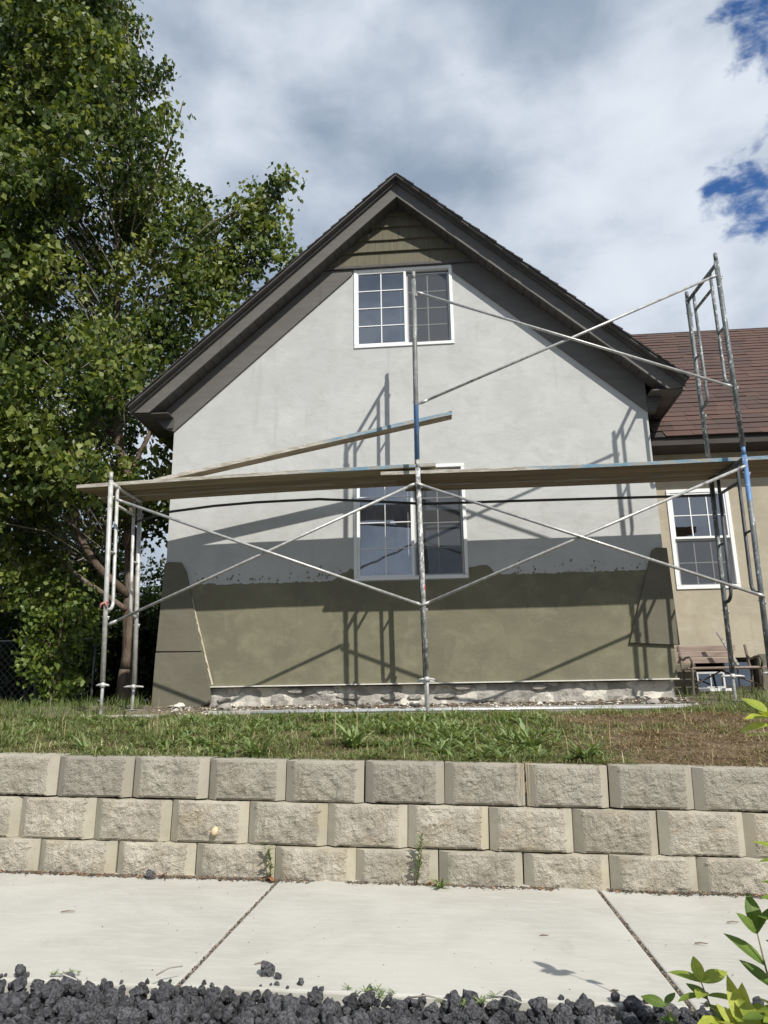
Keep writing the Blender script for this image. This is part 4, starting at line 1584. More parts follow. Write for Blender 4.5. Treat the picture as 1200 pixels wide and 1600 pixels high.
# outline of the crown in (x,z), metres, for the middle of its depth
SIL = [(-11, 2.4), (-8.0, 2.1), (-6.2, 2.2), (-5.0, 2.5), (-4.3, 2.4), (-3.72, 2.2), (-3.68, 3.2), (-4.0, 4.2), (-3.6, 4.9), (-3.05, 5.6), (-3.0, 6.3), (-3.25, 6.9), (-3.80, 7.7), (-4.05, 8.6),
       (-4.0, 9.4), (-4.05, 9.9), (-4.3, 10.3), (-4.85, 10.6), (-4.75, 11.3), (-4.85, 12.3), (-5.3, 13.5), (-6.2, 15), (-8.5, 15), (-10.5, 13), (-11.5, 9), (-11.5, 5)]


def inside(x, z, poly):
    c = False
    j = len(poly) - 1
    for i in range(len(poly)):
        xi, zi = poly[i]
        xj, zj = poly[j]
        if (zi > z) != (zj > z) and x < (xj - xi) * (z - zi) / (zj - zi) + xi:
            c = not c
        j = i
    return c


blobs = []
FIXED = []
GAPS = [(-4.12, 3.1, .26), (-4.0, 2.2, .36), (-6.7, 3.7, .22), (-3.35, 7.35, .22), (-3.95, 10.6, .2)]
tries = 0
while len(blobs) < 300 and tries < 40000:
    tries += 1
    x, z = (rng.uniform(-10.8, -6.5) if rng.random() < .22 else rng.uniform(-7.6, -3.2)), rng.uniform(2.4, 14.2)
    r_ = rng.uniform(.22, .58)
    if x > -5.2:
        r_ *= .8
    if z < 3.4:
        r_ *= .6
    ok = all(inside(x + r_ * .85 * math.cos(a), z + r_ * .85 * math.sin(a), SIL) for a in (0, 1.05, 2.1, 3.14, 4.2, 5.25))
    if not ok:
        continue
    if any((x - gx) ** 2 + (z - gz) ** 2 < (gr + r_ * .7) ** 2 for gx, gz, gr in GAPS):
        continue
    y = 9.95 + rng.normal() * (1.15 if x < -4.6 else .6)
    y = max(y, 8.3)
    if x > -4.2:
        y = max(y, 9.6)
    k = y / 10.0
    if any((x - b_[0]) ** 2 + (y - b_[1]) ** 2 * .6 + (z - b_[2]) ** 2 < .10 for b_ in blobs):
        continue
    blobs.append((x * (.5 + .5 * k), y, z * (.5 + .5 * k), r_))
for (x, z, r_) in ((-3.05, 7.75, .20), (-2.75, 7.95, .20), (-2.45, 8.05, .20), (-2.30, 8.28, .12), (-2.85, 7.35, .24), (-2.45, 7.05, .20), (-2.22, 6.92, .14), (-2.65, 7.0, .18), (-2.95, 7.55, .22), (-2.60, 7.70, .22), (-2.5, 7.4, .14), (-3.1, 7.05, .2), (-2.9, 6.7, .2), (-3.0, 6.35, .25), (-3.72, 7.75, .22), (-3.62, 7.2, .26), (-3.42, 6.8, .24), (-3.75, 6.65, .26), (-3.28, 6.45, .22), (-3.05, 6.75, .2), (-3.45, 6.25, .24), (-3.75, 8.05, .2), (-3.58, 7.5, .18), (-3.18, 6.95, .22), (-3.85, 6.1, .28), (-4.05, 5.6, .28)):
    blobs.append((x * 1.01, 10.2, z, r_))
for (x, y, z, r_) in ((-5.3, 8.6, 3.35, .38), (-4.85, 8.55, 3.1, .32), (-5.6, 8.5, 2.95, .36), (-5.0, 8.6, 2.75, .28), (-5.9, 8.7, 3.6, .36), (-4.65, 8.6, 2.75, .2), (-5.9, 8.8, 2.9, .3), (-6.3, 8.9, 3.4, .36)):
    blobs.append((x, y, z, r_))
for k in range(34):
    x = rng.uniform(-6.6, -3.75)
    blobs.append((x, rng.uniform(9.2, 11.2), rng.uniform(1.7, 3.3) if x < -4.7 else rng.uniform(2.5, 3.2), rng.uniform(.16, .30)))
Q, S = [], []
for (x, y, z, r_) in blobs:
    dens = 74 if y < 9.9 else 58
    n_t = int(dens * (r_ / .5) ** 2.0) + 14
    q, s = twig_leaves(rng, (x, y, z), (r_ * 1.05, r_ * .95, r_ * 1.1), n_t, 9, .094 if y > 9 else .104, .7, .5, .26)
    s = np.clip(s + rng.normal(-.03, .17), 0, 1)
    Q.append(q)
    S.append(s)
Q, S = np.concatenate(Q), np.concatenate(S)
mb = MB()
for (x, y, z, r_) in blobs:
    c = Vector((x, y, z))
    src_ = Vector((-4.9 + rng.normal() * .2, 10.05, max(2.0, z - 1.0 - abs(x + 4.9) * .35)))
    dv = (c - src_)
    if dv.length > 3.2:
        src_ = c - dv.normalized() * 1.6
    k_ = src_.lerp(c, .55) + Vector((rng.normal() * .12, rng.normal() * .12, .12))
    mb.tube([src_.lerp(c, .2), k_, c, c + dv.normalized() * r_ * .7 + Vector((0, 0, .1))], [.012, .009, .006, .003], 5, False)
    for q_ in range(3):
        e_ = c + Vector(unit(rng.normal(size=(1, 3)))[0] * r_ * 1.05)
        mb.tube([c.lerp(k_, .25), c.lerp(e_, .6) + Vector((0, 0, .03)), e_], [.006, .004, .002], 4, False)
tpart(mb, 'twigs', M['bark_pale'])
cr_ = quad_cloud('crown', Q, M['leaf'], S, tree)
cr_.location = -TO
print('crown leaves', len(Q), 'blobs', len(blobs))


def shrub(loc, h, w, n, mat, label, name='shrub', size=.07, cat='shrub', group=None, stems=5, lean=0.0):
    root = empty(name, loc)
    tag(root, label, cat, group)
    rg = np.random.default_rng(abs(int(loc[0] * 131 + loc[1] * 977)))
    mb = MB()
    Q, S = [], []
    for k in range(stems):
        a = rg.uniform(0, 6.28)
        tip = Vector((math.cos(a) * w * .5 * rg.uniform(.4, 1) + lean, math.sin(a) * w * .4 * rg.uniform(.3, 1), h * rg.uniform(.65, .95)))
        limb_tube(mb, [(0, 0, -.05), tip * .4 + Vector((0, 0, h * .12)), tip], .012 * h / 2 + .006, .004, 6)
        for j in range(4):
            c = tip * rg.uniform(.22, 1.05)
            rr = w * rg.uniform(.16, .26)
            q, s = twig_leaves(rg, tuple(c), (rr, rr * .9, rr), max(4, n // (stems * 4 * 8)), 8, size, .4, .5, .22)
            Q.append(q)
            S.append(np.clip(s + rg.normal(0, .08), 0, 1))
    mb.build('stem', M['trunk'], root)
    quad_cloud('foliage', np.concatenate(Q), mat, np.concatenate(S), root)
    return root


shr = [(-8.6, 12.2, 2.9, 2.2), (-7.6, 13.2, 3.2, 2.4), (-6.6, 12.6, 2.7, 2.2), (-5.7, 13.4, 2.4, 2.0), (-4.9, 12.8, 1.9, 1.8), (-4.1, 13.2, 1.8, 1.8), (-3.7, 12.2, 1.4, 1.2), (-9.8, 11.6, 3.0, 2.2), (-8.2, 14.6, 3.6, 2.6), (-6.2, 14.8, 3.2, 2.6), (-5.0, 14.8, 2.2, 2.2), (-10.6, 13.6, 3.6, 2.6)]
SHL = ['dark shrub just left of the sapling, by the fence end', 'tall dark shrub rising behind the chain link fence', 'broad dark shrub behind the lime green sapling', 'dark shrub left of the trunk, seen through the sapling',
       'dark shrub directly behind the tree trunk', 'dark shrub filling the gap between trunk and house', 'lowest dark shrub, close against the house corner', 'dark shrub at the far left edge behind the fence', 'tall back row shrub left of the sapling',
       'back row shrub seen over the sapling', 'back row shrub seen just left of the scaffold poles', 'back row shrub at the very left edge']
for i, (x, y, h, w) in enumerate(shr):
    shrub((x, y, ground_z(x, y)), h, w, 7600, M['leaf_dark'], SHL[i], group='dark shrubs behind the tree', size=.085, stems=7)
shrub((-4.95, 9.25, ground_z(-5.0, 9.25)), 1.75, 1.0, 2300, M['leaf_lime'], 'bright lime green sapling left of the tree trunk', 'sapling', .075, 'sapling', stems=5, lean=-.15)
shrub((-5.9, 11.3, ground_z(-6, 11.3)), 2.2, 1.3, 2000, M['leaf_lime'], 'looser green sapling at the left edge, behind the scaffold', 'sapling', .075, 'sapling', stems=5)
# wood beyond: reads as one mass
Q, S = [], []
rg = np.random.default_rng(44)
for k in range(110):
    x, y = rg.uniform(-17, -3.2), rg.uniform(14.5, 18)
    q, s = twig_leaves(rg, (x, y, rg.uniform(.1, 1.1)), (.8, .6, .6), 45, 7, .12, .4, .5, .3)
    Q.append(q)
    S.append(s * .6)
for k in range(150):
    x, y = rg.uniform(-34, -7.5), rg.uniform(18, 27)
    h = rg.uniform(.8, 3.2)
    q, s = twig_leaves(rg, (x, y, h), (1.5, 1.3, 1.1), 55, 7, .17, .5, .5, .4)
    Q.append(q)
    S.append(s)
tag(quad_cloud('far_wood', np.concatenate(Q), M['leaf_dark'], np.concatenate(S)), 'far belt of dark trees beyond the garden on the left', 'wood', kind='stuff')

# wire fence glimpsed at the left
fence = tag(empty('wire_fence', (-6.7, 11.2, 0)), 'old chain link fence half hidden under the shrubs at the left edge', 'fence')
for k in range(4):
    MB().tube([(-1.4 + k * .9, 0, -.05), (-1.4 + k * .9, 0, 1.05)], .020, 8).build('post', M['wire'], fence)
MB().tube([(-1.4, 0, 1.03), (1.3, 0, 1.03)], .014, 6).build('rail', M['wire'], fence)
mb = MB()
x = -1.4
while x < 1.3:
    for sgn in (1, -1):
        p0, p1 = Vector((x, .012 * sgn, .03)), Vector((x + sgn * 1.0, .012 * sgn, 1.03))
        if p1.x > 1.3:
            t_ = (1.3 - p0.x) / (p1.x - p0.x)
            p1 = p0 + (p1 - p0) * t_
        if p1.x < -1.4:
            t_ = (-1.4 - p0.x) / (p1.x - p0.x)
            p1 = p0 + (p1 - p0) * t_
        if (p1 - p0).length > .05:
            mb.tube([p0, p1], .0028, 4, False)
    x += .11
mb.build('mesh_wire', M['wire'], fence)
tag(MB().tube([(0, 0, 0), (.0, 0, .03), (0, 0, .075), (0, 0, .09)], [.045, .055, .05, .02], 10).build('red_pot', M['red_paint'], None, (-6.62, 10.9, ground_z(-6.6, 10.9))), 'small red object on the ground by the chain link fence', 'pot')


# ------------------------------------------------------------------ lawn
def lawn_dry(x, y):
    """0 green .. 1 bare and straw coloured"""
    d = .30 * noise.noise((x * .9, y * 1.3, 4)) + .30 * noise.noise((x * 2.6, y * 2.6, 9))
    d += .75 * min(1, max(0, (x - .45) / .8)) * min(1, max(0, (7.1 - y) / .5))
    d += .35 * math.exp(-((x + 1.05) / .35) ** 2 - ((y - 5.6) / .6) ** 2)
    if x > 2.4 and y > 6.6:
        d -= .4
    d += .30 * max(0, noise.noise((x * 1.9 + 7, y * 2.3, 2)))
    return max(0, min(1, d + .06))


def blades(name, n, mat, test, hmin, hmax, width, lean, shade_fn, xr=(-6.5, 5.5), yr=(4.50, 7.45)):
    rg = np.random.default_rng(n + 3)
    V, S = [], []
    cnt = 0
    tries = 0
    while cnt < n and tries < n * 6:
        tries += 1
        x = rg.uniform(*xr)
        y = yr[0] + (yr[1] - yr[0]) * rg.random() ** 1.15
        if not test(x, y, rg):
            continue
        z = ground_z(x, y) - .004
        h = rg.uniform(hmin, hmax) * (.45 + 1.1 * abs(noise.noise((x * 3.2, y * 3.2, 17)) + .35))
        a = rg.uniform(0, 6.283)
        l = rg.uniform(*lean)
        dx, dy = math.cos(a), math.sin(a)
        wx, wy = -dy * width * .5 * rg.uniform(.7, 1.4), dx * width * .5 * rg.uniform(.7, 1.4)
        b0 = (x, y, z)
        m1 = (x + dx * l * h * .35, y + dy * l * h * .35, z + h * .55 / (1 + l * .35))
        t1 = (x + dx * l * h, y + dy * l * h, z + h * (1.0 if l < .8 else .55) / (1 + l * .5))
        V.append(((b0[0] - wx, b0[1] - wy, z), (b0[0] + wx, b0[1] + wy, z), (m1[0] + wx * .8, m1[1] + wy * .8, m1[2]), (m1[0] - wx * .8, m1[1] - wy * .8, m1[2])))
        V.append(((m1[0] - wx * .8, m1[1] - wy * .8, m1[2]), (m1[0] + wx * .8, m1[1] + wy * .8, m1[2]), (t1[0] + wx * .12, t1[1] + wy * .12, t1[2]), (t1[0] - wx * .12, t1[1] - wy * .12, t1[2])))
        s = shade_fn(x, y, rg)
        S += [s, min(1, s + .06)]
        cnt += 1
    return quad_cloud(name, np.array(V), mat, np.array(S))


g = blades('grass', 85000, M['grass'], lambda x, y, r_: r_.random() > lawn_dry(x, y) * 1.05 + .02, .03, .085, .0055, (.2, 2.2),
           lambda x, y, r_: float(np.clip(.34 + .30 * noise.noise((x * 1.4, y * 1.4, 30)) + .25 * noise.noise((x * 5, y * 5, 3)) + r_.normal(0, .24) + .30 * lawn_dry(x, y), 0, 1)))
tag(g, 'uneven green lawn growing on the bank above the block wall', 'grass', kind='stuff')
g = blades('dry_grass', 30000, M['straw'], lambda x, y, r_: r_.random() < lawn_dry(x, y) * .9 + .10, .03, .075, .005, (.9, 3.0),
           lambda x, y, r_: float(np.clip(.42 + r_.normal(0, .22), 0, 1)))
tag(g, 'flattened straw coloured dead grass on the bare right part of the bank', 'dry grass', kind='stuff')
g = blades('grass_edge', 9000, M['grass'], lambda x, y, r_: (x < -3.35 or x > 2.55) and not (x > 2.5 and y > 8.9), .05, .17, .007, (.1, 1.0),
           lambda x, y, r_: float(np.clip(.25 + r_.normal(0, .15), 0, 1)), xr=(-9, 4.6), yr=(7.3, 10.2))
g.name = 'rough_grass'
tag(g, 'longer rough grass round the scaffold feet and the tree', 'grass', kind='stuff')
g = blades('seed_stalks', 90, M['straw'], lambda x, y, r_: True, .14, .26, .004, (.05, .35), lambda x, y, r_: .85, xr=(-4.5, 3), yr=(4.52, 6.5))
tag(g, 'thin pale seed stalks sticking up from the lawn', 'grass stalks', kind='stuff')


def leaf_blade(base, ang, length, width, rise, curl, n=5, lobes=0.0):
    """one long leaf as a strip; returns quads (folded along its midrib)"""
    out = []
    dx, dy = math.cos(ang), math.sin(ang)
    sx_, sy_ = -dy, dx
    prev = None
    for i in range(n + 1):
        u = i / n
        r_ = length * u
        z = rise * length * (u - curl * u * u)
        w = width * .5 * math.sin(math.pi * min(1, .12 + u * .88)) ** .8
        if lobes and 0 < i < n:
            w *= 1 - lobes * (i % 2)
        c = Vector((base[0] + dx * r_, base[1] + dy * r_, base[2] + z))
        l, rr = c + Vector((sx_ * w, sy_ * w, w * .25)), c - Vector((sx_ * w, sy_ * w, -w * .25))
        if prev:
            pc, pl, pr = prev
            out.append((tuple(pc), tuple(c), tuple(l), tuple(pl)))
            out.append((tuple(pr), tuple(rr), tuple(c), tuple(pc)))
        prev = (c, l, rr)
    return out


def rosette(x, y, z, size, n, rg, rise=(.5, 1.5)):
    qs, ss = [], []
    for k in range(n):
        q = leaf_blade((x + rg.normal() * size * .08, y + rg.normal() * size * .08, z), rg.uniform(0, 6.283), size * rg.uniform(.6, 1.1), size * rg.uniform(.13, .26), rg.uniform(*rise), rg.uniform(.3, .8), 7, .5)
        s = float(np.clip(rg.normal(.5, .2), 0, 1))
        qs += q
        ss += [s] * len(q)
    return qs, ss


rg = np.random.default_rng(21)
Q, S = [], []
spots = []
for _ in range(560):
    for __ in range(30):
        x, y = rg.normal(-.35, 1.0), rg.uniform(4.55, 6.9)
        if rg.random() < .38:
            x = rg.uniform(-4.5, 3.2)
        if lawn_dry(x, y) < .40 and noise.noise((x * 1.6, y * 1.8, 40)) > -.12:
            break
    else:
        continue
    q, s = rosette(x, y, ground_z(x, y), rg.uniform(.05, .125), rg.integers(9, 17), rg)
    Q += q
    S += s
tag(quad_cloud('weeds', np.array(Q), M['weed'], np.array(S)), 'leafy dandelion like weeds matted through the lawn above the wall', 'weeds', kind='stuff')
for (x, y, sz, lb) in ((.52, 5.05, .17, 'big broad leaved weed at the edge of the bare soil patch'), (-.62, 5.0, .18, 'tall bright green weed clump in the middle of the lawn'), (-.05, 4.72, .15, 'light green weed hanging toward the wall top at the middle joint'),
                       (-1.15, 4.62, .14, 'low pale weed close above the wall, left of the middle'), (.78, 4.6, .15, 'small weed tuft standing on the bare soil by the wall top')):
    q, s = rosette(x, y, ground_z(x, y) - .005, sz, 34, rg, (.5, 1.9))
    o = quad_cloud('weed', np.array(q) - np.array([x, y, ground_z(x, y)]), M['weed'], np.array(s))
    o.location = (x, y, ground_z(x, y))
    tag(o, lb, 'weed')


# weeds at the foot of the block wall
def stalk_weed(loc, h, n, label, mat, lean=(.1, -.05), size=.03):
    root = empty('weed', loc)
    tag(root, label, 'weed')
    rg_ = np.random.default_rng(int(h * 1000))
    tip = Vector((lean[0] * h, lean[1] * h, h))
    MB().tube([(0, 0, -.01), tip * .5 + Vector((.01, 0, 0)), tip], [.004, .003, .0015], 6).build('stem', M['weed_stem'], root)
    q, s = [], []
    for k in range(n):
        u = .15 + .85 * k / n
        b_ = tip * u
        qq = leaf_blade(b_, rg_.uniform(0, 6.283), size * rg_.uniform(.8, 1.5), size * .45, rg_.uniform(.1, 1.0), rg_.uniform(.2, .6), 4, .3)
        q += qq
        s += [float(np.clip(rg_.normal(.45, .2), 0, 1))] * len(qq)
    quad_cloud('foliage', np.array(q), mat, np.array(s), root)


M['weed_stem'] = surf('weed_stem', (.10, .11, .04), (.14, .14, .06), 20, .7)
stalk_weed(walk_pt(-.205, 4.262), .26, 46, 'tall spindly weed growing from the pavement crack against the bottom blocks', M['weed'], (.16, -.12), .034)
stalk_weed(walk_pt(-.985, 4.268), .17, 26, 'thin weed in the joint at the left of the bottom course, by the dead leaves', M['weed'], (-.05, -.05), .035)
q, s = rosette(0, 0, 0, .085, 20, rg, (.3, 1.6))
o = quad_cloud('weed', np.array(q), M['weed'], np.array(s))
o.location = walk_pt(-.075, 4.225)
tag(o, 'small dark green tuft at the foot of the wall right of the tall weed', 'weed')
for (x, y, sz, lb) in ((-.26, 2.74, .06, 'low green creeping weed at the gravel edge left of the middle'), (.05, 2.72, .07, 'low creeping weed among the black stones right of the middle'), (-1.36, 2.80, .04, 'tiny green sprig at the left end of the black gravel')):
    q, s = [], []
    for k in range(9):
        qq, s2 = rosette(rg.normal() * sz * .8, rg.normal() * sz * .35, 0, sz * .45, 9, rg, (.2, 1.2))
        q += qq
        s += s2
    o = quad_cloud('weed', np.array(q), M['weed'], np.array(s))
    o.location = walk_pt(x, y, .004)
    tag(o, lb, 'weed')
# trail of dry grass hanging over the wall
q, s = [], []
for k in range(8):
    x = .415 + rg.normal() * .022
    z0 = -.338
    L_ = rg.uniform(.10, .24)
    w_ = .0012
    y0 = 4.40
    p = [(x, y0 + .02, z0 + .012), (x + rg.normal() * .01, y0 - .045, z0 + .006), (x + rg.normal() * .012, y0 - .052, z0 - L_ * .5), (x + rg.normal() * .018, y0 - .05, z0 - L_)]
    for a in range(3):
        q.append(((p[a][0] - w_, p[a][1], p[a][2]), (p[a][0] + w_, p[a][1], p[a][2]), (p[a + 1][0] + w_, p[a + 1][1], p[a + 1][2]), (p[a + 1][0] - w_, p[a + 1][1], p[a + 1][2])))
        s.append(.8)
tag(quad_cloud('hanging_straw', np.array(q), M['straw'], np.array(s)), 'wisp of dry straw hanging over the top course at a block joint', 'straw', kind='stuff')

# the oval knob on a block of the middle course, with its shadow below
ob = from_mesh('knob', stone_mesh(3, 2, .05, (.020, .016, .027)), None, (-1.308, 4.302, -.668), (0, R(15), 0))
ob.data.materials.append(M['tan_knob'])
for p_ in ob.data.polygons:
    p_.use_smooth = True
tag(ob, 'small oval tan knob stuck on the rough face of a middle course block', 'knob')

# ------------------------------------------------------------------ litter, stones, twigs
pp = []
for _ in range(4200):
    x = random.uniform(-3.4, 3.2)
    if noise.noise((x * 2.2, 1, 0)) < -.25:
        continue
    y = 4.300 - abs(random.gauss(0, .026)) - (.012 if noise.noise((x * 2, 0, 0)) > 0 else 0)
    pp.append((x, y, walk_z(x) + .003, random.uniform(.003, .010)))
o = pebble_stuff('litter', pp, [0, 0, 0, 0, 1, 1, 1, 0, 1, 2]).build('litter', [M['joint_dirt'], M['soil'], M['dead_leaf']])
tag(o, 'dark line of crumbs and dead leaf bits along the foot of the block wall', 'litter', kind='stuff')
pp = []
for k in (-1, 0, 1, 2):
    xj = -.944 + k * SLABW
    for _ in range(330):
        pp.append((xj + random.gauss(0, .0055), random.uniform(2.75, 4.3), walk_z(xj) - .008, random.uniform(.003, .008)))
for _ in range(160):
    x, y = random.uniform(-2.6, 2.0), random.uniform(2.76, 4.25)
    pp.append((x, y, walk_z(x) + .002, random.uniform(.0012, .0035)))
o = pebble_stuff('grit', pp, [0, 1]).build('grit', [M['joint_dirt'], M['twig']])
tag(o, 'dirt packed in the slab joints and stray grit on the concrete', 'grit', kind='stuff')
for (x, y, a, L_, lb) in ((-1.74, 3.55, .25, .06, 'thin dark twig on the left slab'), (.36, 3.45, .1, .035, 'short brown twig on the middle slab'), (.98, 3.42, -.1, .05, 'dark twig on the right slab near the joint'),
                          (1.22, 3.75, .05, .05, 'twig lying far back on the right slab'), (-.72, 2.98, .5, .035, 'bit of twig by the left slab joint'), (.52, 2.86, .3, .03, 'curled twig near the gravel')):
    o = MB().tube([(-L_ / 2, 0, 0), (0, .003, .002), (L_ / 2, 0, 0)], [.0025, .003, .0018], 5).build('twig', M['twig'], None, walk_pt(x, y, .004))
    o.rotation_euler = (0, 0, a)
    tag(o, lb, 'twig')


def dead_leaf(x, y, z, sz, a, lb, mat='dead_leaf'):
    q = leaf_blade((0, 0, 0), 0, sz, sz * .6, .35, .6, 5)
    mb = MB()
    for f in q:
        mb.add(f, [(0, 1, 2, 3)])
    o = mb.build('dead_leaf', M[mat], None, (x, y, z))
    o.rotation_euler = (random.uniform(-.4, .4), random.uniform(-.3, .3), a)
    tag(o, lb, 'leaf')


dead_leaf(-1.02, 4.235, walk_z(-1) + .008, .06, .2, 'orange dead leaf beside the thin weed at the wall foot')
dead_leaf(-.96, 4.22, walk_z(-1) + .006, .05, 2.2, 'brown dead leaf where the left slab joint meets the wall')
dead_leaf(-.135, 4.235, walk_z(-.1) + .008, .05, 1.0, 'rusty dead leaf tucked beside the small dark tuft')
dead_leaf(-1.58, 4.24, walk_z(-1.6) + .006, .05, .7, 'curled brown leaf under the bottom course near the left')


def lava_mesh(seed, sub=3):
    bm = bmesh.new()
    bmesh.ops.create_icosphere(bm, subdivisions=sub, radius=1)
    for v in bm.verts:
        d = v.co.normalized()
        o_ = Vector((seed * 7.1, seed * 1.7, 0))
        k = 1 + .55 * noise.noise(d * 1.2 + o_) + .28 * noise.noise(d * 2.9 + o_) + .13 * noise.noise(d * 7 + o_) - .10 * abs(noise.noise(d * 5 + o_))
        c = d * k
        for ax in ((.8, .5, .3), (-.5, .7, .5), (.1, -.9, .4), (-.6, -.4, .7), (.3, .2, -.93)):
            n_ = (Vector(ax) + Vector((noise.noise(o_ + Vector(ax)), 0, noise.noise(o_ * 2 + Vector(ax))))).normalized()
            ex_ = c.dot(n_) - .72
            if ex_ > 0:
                c -= n_ * ex_ * .75
        v.co = c + d * .05 * noise.noise(d * 12 + o_)
    me = bpy.data.meshes.new('lava_rock')
    bm.to_mesh(me)
    bm.free()
    return me


# black lava rock: nearest and largest as single stones, the rest joined
LM = []
for i in range(10):
    me = lava_mesh(i + 50)
    me.materials.append(M['lava'])
    LM.append(me)
LR = []
for i in range(2):
    me = lava_mesh(i + 80)
    me.materials.append(M['lava_red'])
    LR.append(me)
rnd = random.Random(99)
placed = []


def bed_z(x, y):
    return bed(x, y)


rocks = []
cell = .040
yy = 2.80
row = 0
while yy > 2.26:
    xx = -2.6 + (row % 2) * cell * .5
    while xx < 2.0:
        s = rnd.uniform(.012, .020) if rnd.random() < .65 else rnd.uniform(.019, .031)
        x, y = xx + rnd.uniform(-.016, .016), yy + rnd.uniform(-.014, .014)
        xx += cell
        edge = 2.738 + .018 * noise.noise((x * 3, 0, 8)) + .012 * noise.noise((x * 9, 0, 2))
        if y > edge and (rnd.random() < .965 or s > .026):
            continue
        if rnd.random() < .04:
            continue
        rocks.append((s, x, y))
    yy -= cell * .80
    row += 1
seen = [q for q in rocks if -1.42 < q[1] < .72 + (2.8 - q[2]) * .6 and q[2] > 2.40]
seen.sort(reverse=True)
chosen = set(seen[:298])
SMm = [lava_mesh(i + 60, 2) for i in range(6)]
src = [[tuple(v.co) for v in me.vertices] for me in SMm]
srf = [[list(p.vertices) for p in me.polygons] for me in SMm]
V, F = [], []


def rock_z(x, y, s):
    return (walk_z(x) if y > 2.752 else walk_z(x) - (.018 if y > 2.69 else .030) - .05 * (2.76 - y)) + s * .45


for q in rocks:
    s, x, y = q
    z = rock_z(x, y, s) + rnd.uniform(-.004, .008)
    if q in chosen:
        me = rnd.choice(LR) if rnd.random() < .012 else rnd.choice(LM)
        o = from_mesh('lava_rock', me, gravel, (x, y, z), (rnd.uniform(0, 6.28), rnd.uniform(0, 6.28), rnd.uniform(0, 6.28)))
        o.scale = (s * rnd.uniform(.8, 1.4), s * rnd.uniform(.8, 1.2), s * rnd.uniform(.75, 1.2))
    else:
        k = rnd.randrange(6)
        Rm = Matrix.Rotation(rnd.uniform(0, 6.28), 3, 'Z') @ Matrix.Rotation(rnd.uniform(0, 6.28), 3, 'X')
        o_ = len(V)
        for p in src[k]:
            w_ = Rm @ Vector(p)
            V.append((x + w_.x * s, y + w_.y * s, z + w_.z * s))
        F += [[i + o_ for i in f] for f in srf[k]]
for _ in range(2400):
    x, y = rnd.uniform(-3.2, 2.6), rnd.uniform(1.5, 2.79)
    s = rnd.uniform(.005, .012) if y > 2.3 else rnd.uniform(.014, .028)
    k = rnd.randrange(6)
    Rm = Matrix.Rotation(rnd.uniform(0, 6.28), 3, 'Z') @ Matrix.Rotation(rnd.uniform(0, 6.28), 3, 'X')
    o_ = len(V)
    z = rock_z(x, y, s) - .006
    if y > 2.752:
        z = walk_z(x) + s * .4
    for p in src[k]:
        w_ = Rm @ Vector(p)
        V.append((x + w_.x * s, y + w_.y * s, z + w_.z * s))
    F += [[i + o_ for i in f] for f in srf[k]]
mb = MB()
mb.v, mb.f, mb.mi, mb.sm = V, F, [0] * len(F), [False] * len(F)
o = mb.build('small_lava_rock', M['small_lava'], gravel)
o['kind'] = 'stuff'
for (x, y, s, lb) in ((-.665, 2.875, .030, 'black lava rock lying alone on the sidewalk just past the gravel'), (-1.63, 4.235, .028, 'black lava rock lying at the foot of the block wall'), (-.62, 2.845, .014, 'crumb of black rock beside the lone lava rock')):
    o = from_mesh('stray_rock', LM[3], None, walk_pt(x, y, s * .6), (.4, .9, .2))
    o.scale = (s, s * .9, s * .85)
    tag(o, lb, 'rock')
for (x, y, a, L_, lb) in ((-.98, 2.77, .9, .10, 'dry straw stalk lying from the slab joint onto the black stones'), (-1.3, 2.66, -.35, .12, 'pale stick across the black stones at the left'), (-.1, 2.62, -.2, .13, 'whitish stick across the black stones in the middle'), (.15, 2.64, -.6, .11, 'pale stick leaning on the black stones right of the middle')):
    o = MB().tube([(-L_ / 2, 0, 0), (0, .004, .01), (L_ / 2, 0, .004)], [.0025, .003, .002], 5).build('stick', M['grey_wood'], None, walk_pt(x, y, .035))
    o.rotation_euler = (0, 0, a)
    tag(o, lb, 'stick')


# ------------------------------------------------------------------ leafy shrub at the near right
fs = tag(empty('leafy_shrub', (.86, 2.36, walk_z(.86) - .03)), 'yellow green leafy shrub sprouting at the gravel edge at the lower right', 'shrub')
FO = Vector(fs.location)


def big_leaf(base, direction, normal, L_, W_, shade, fold=.25):
    d = Vector(direction).normalized()
    n_ = (Vector(normal) - d * Vector(normal).dot(d)).normalized()
    s = d.cross(n_)
    rows = 7
    mid, lf, rt_ = [], [], []
    for i in range(rows + 1):
        u = i / rows
        w = W_ * .5 * (math.sin(math.pi * u ** .85) ** .9 if 0 < u < 1 else 0.0) + .0004
        droop = -.16 * L_ * u * u
        c = Vector(base) + d * L_ * u + n_ * droop
        mid.append(c)
        wav = 0.0
        lf.append(c + s * w + n_ * (w * fold + wav))
        rt_.append(c - s * w + n_ * (w * fold - wav))
    q = []
    for i in range(rows):
        q.append((mid[i], mid[i + 1], lf[i + 1], lf[i]))
        q.append((rt_[i], rt_[i + 1], mid[i + 1], mid[i]))
    q = np.array([[tuple(p) for p in f] for f in q])
    o = quad_cloud('leaf', q, M['leaf_front'], np.clip(np.tile([shade + .05, shade - .05], len(q) // 2), 0, 1), fs)
    o.location = -FO
    me_ = o.data
    bm = bmesh.new()
    bm.from_mesh(me_)
    bmesh.ops.remove_doubles(bm, verts=bm.verts[:], dist=.00035)
    bmesh.ops.recalc_face_normals(bm, faces=bm.faces[:])
    for f_ in bm.faces:
        f_.smooth = True
    bm.to_mesh(me_)
    bm.free()
    return o


M['green_stem'] = surf('green_stem', (.16, .15, .06), (.23, .19, .10), 20, .6)
rg = np.random.default_rng(17)


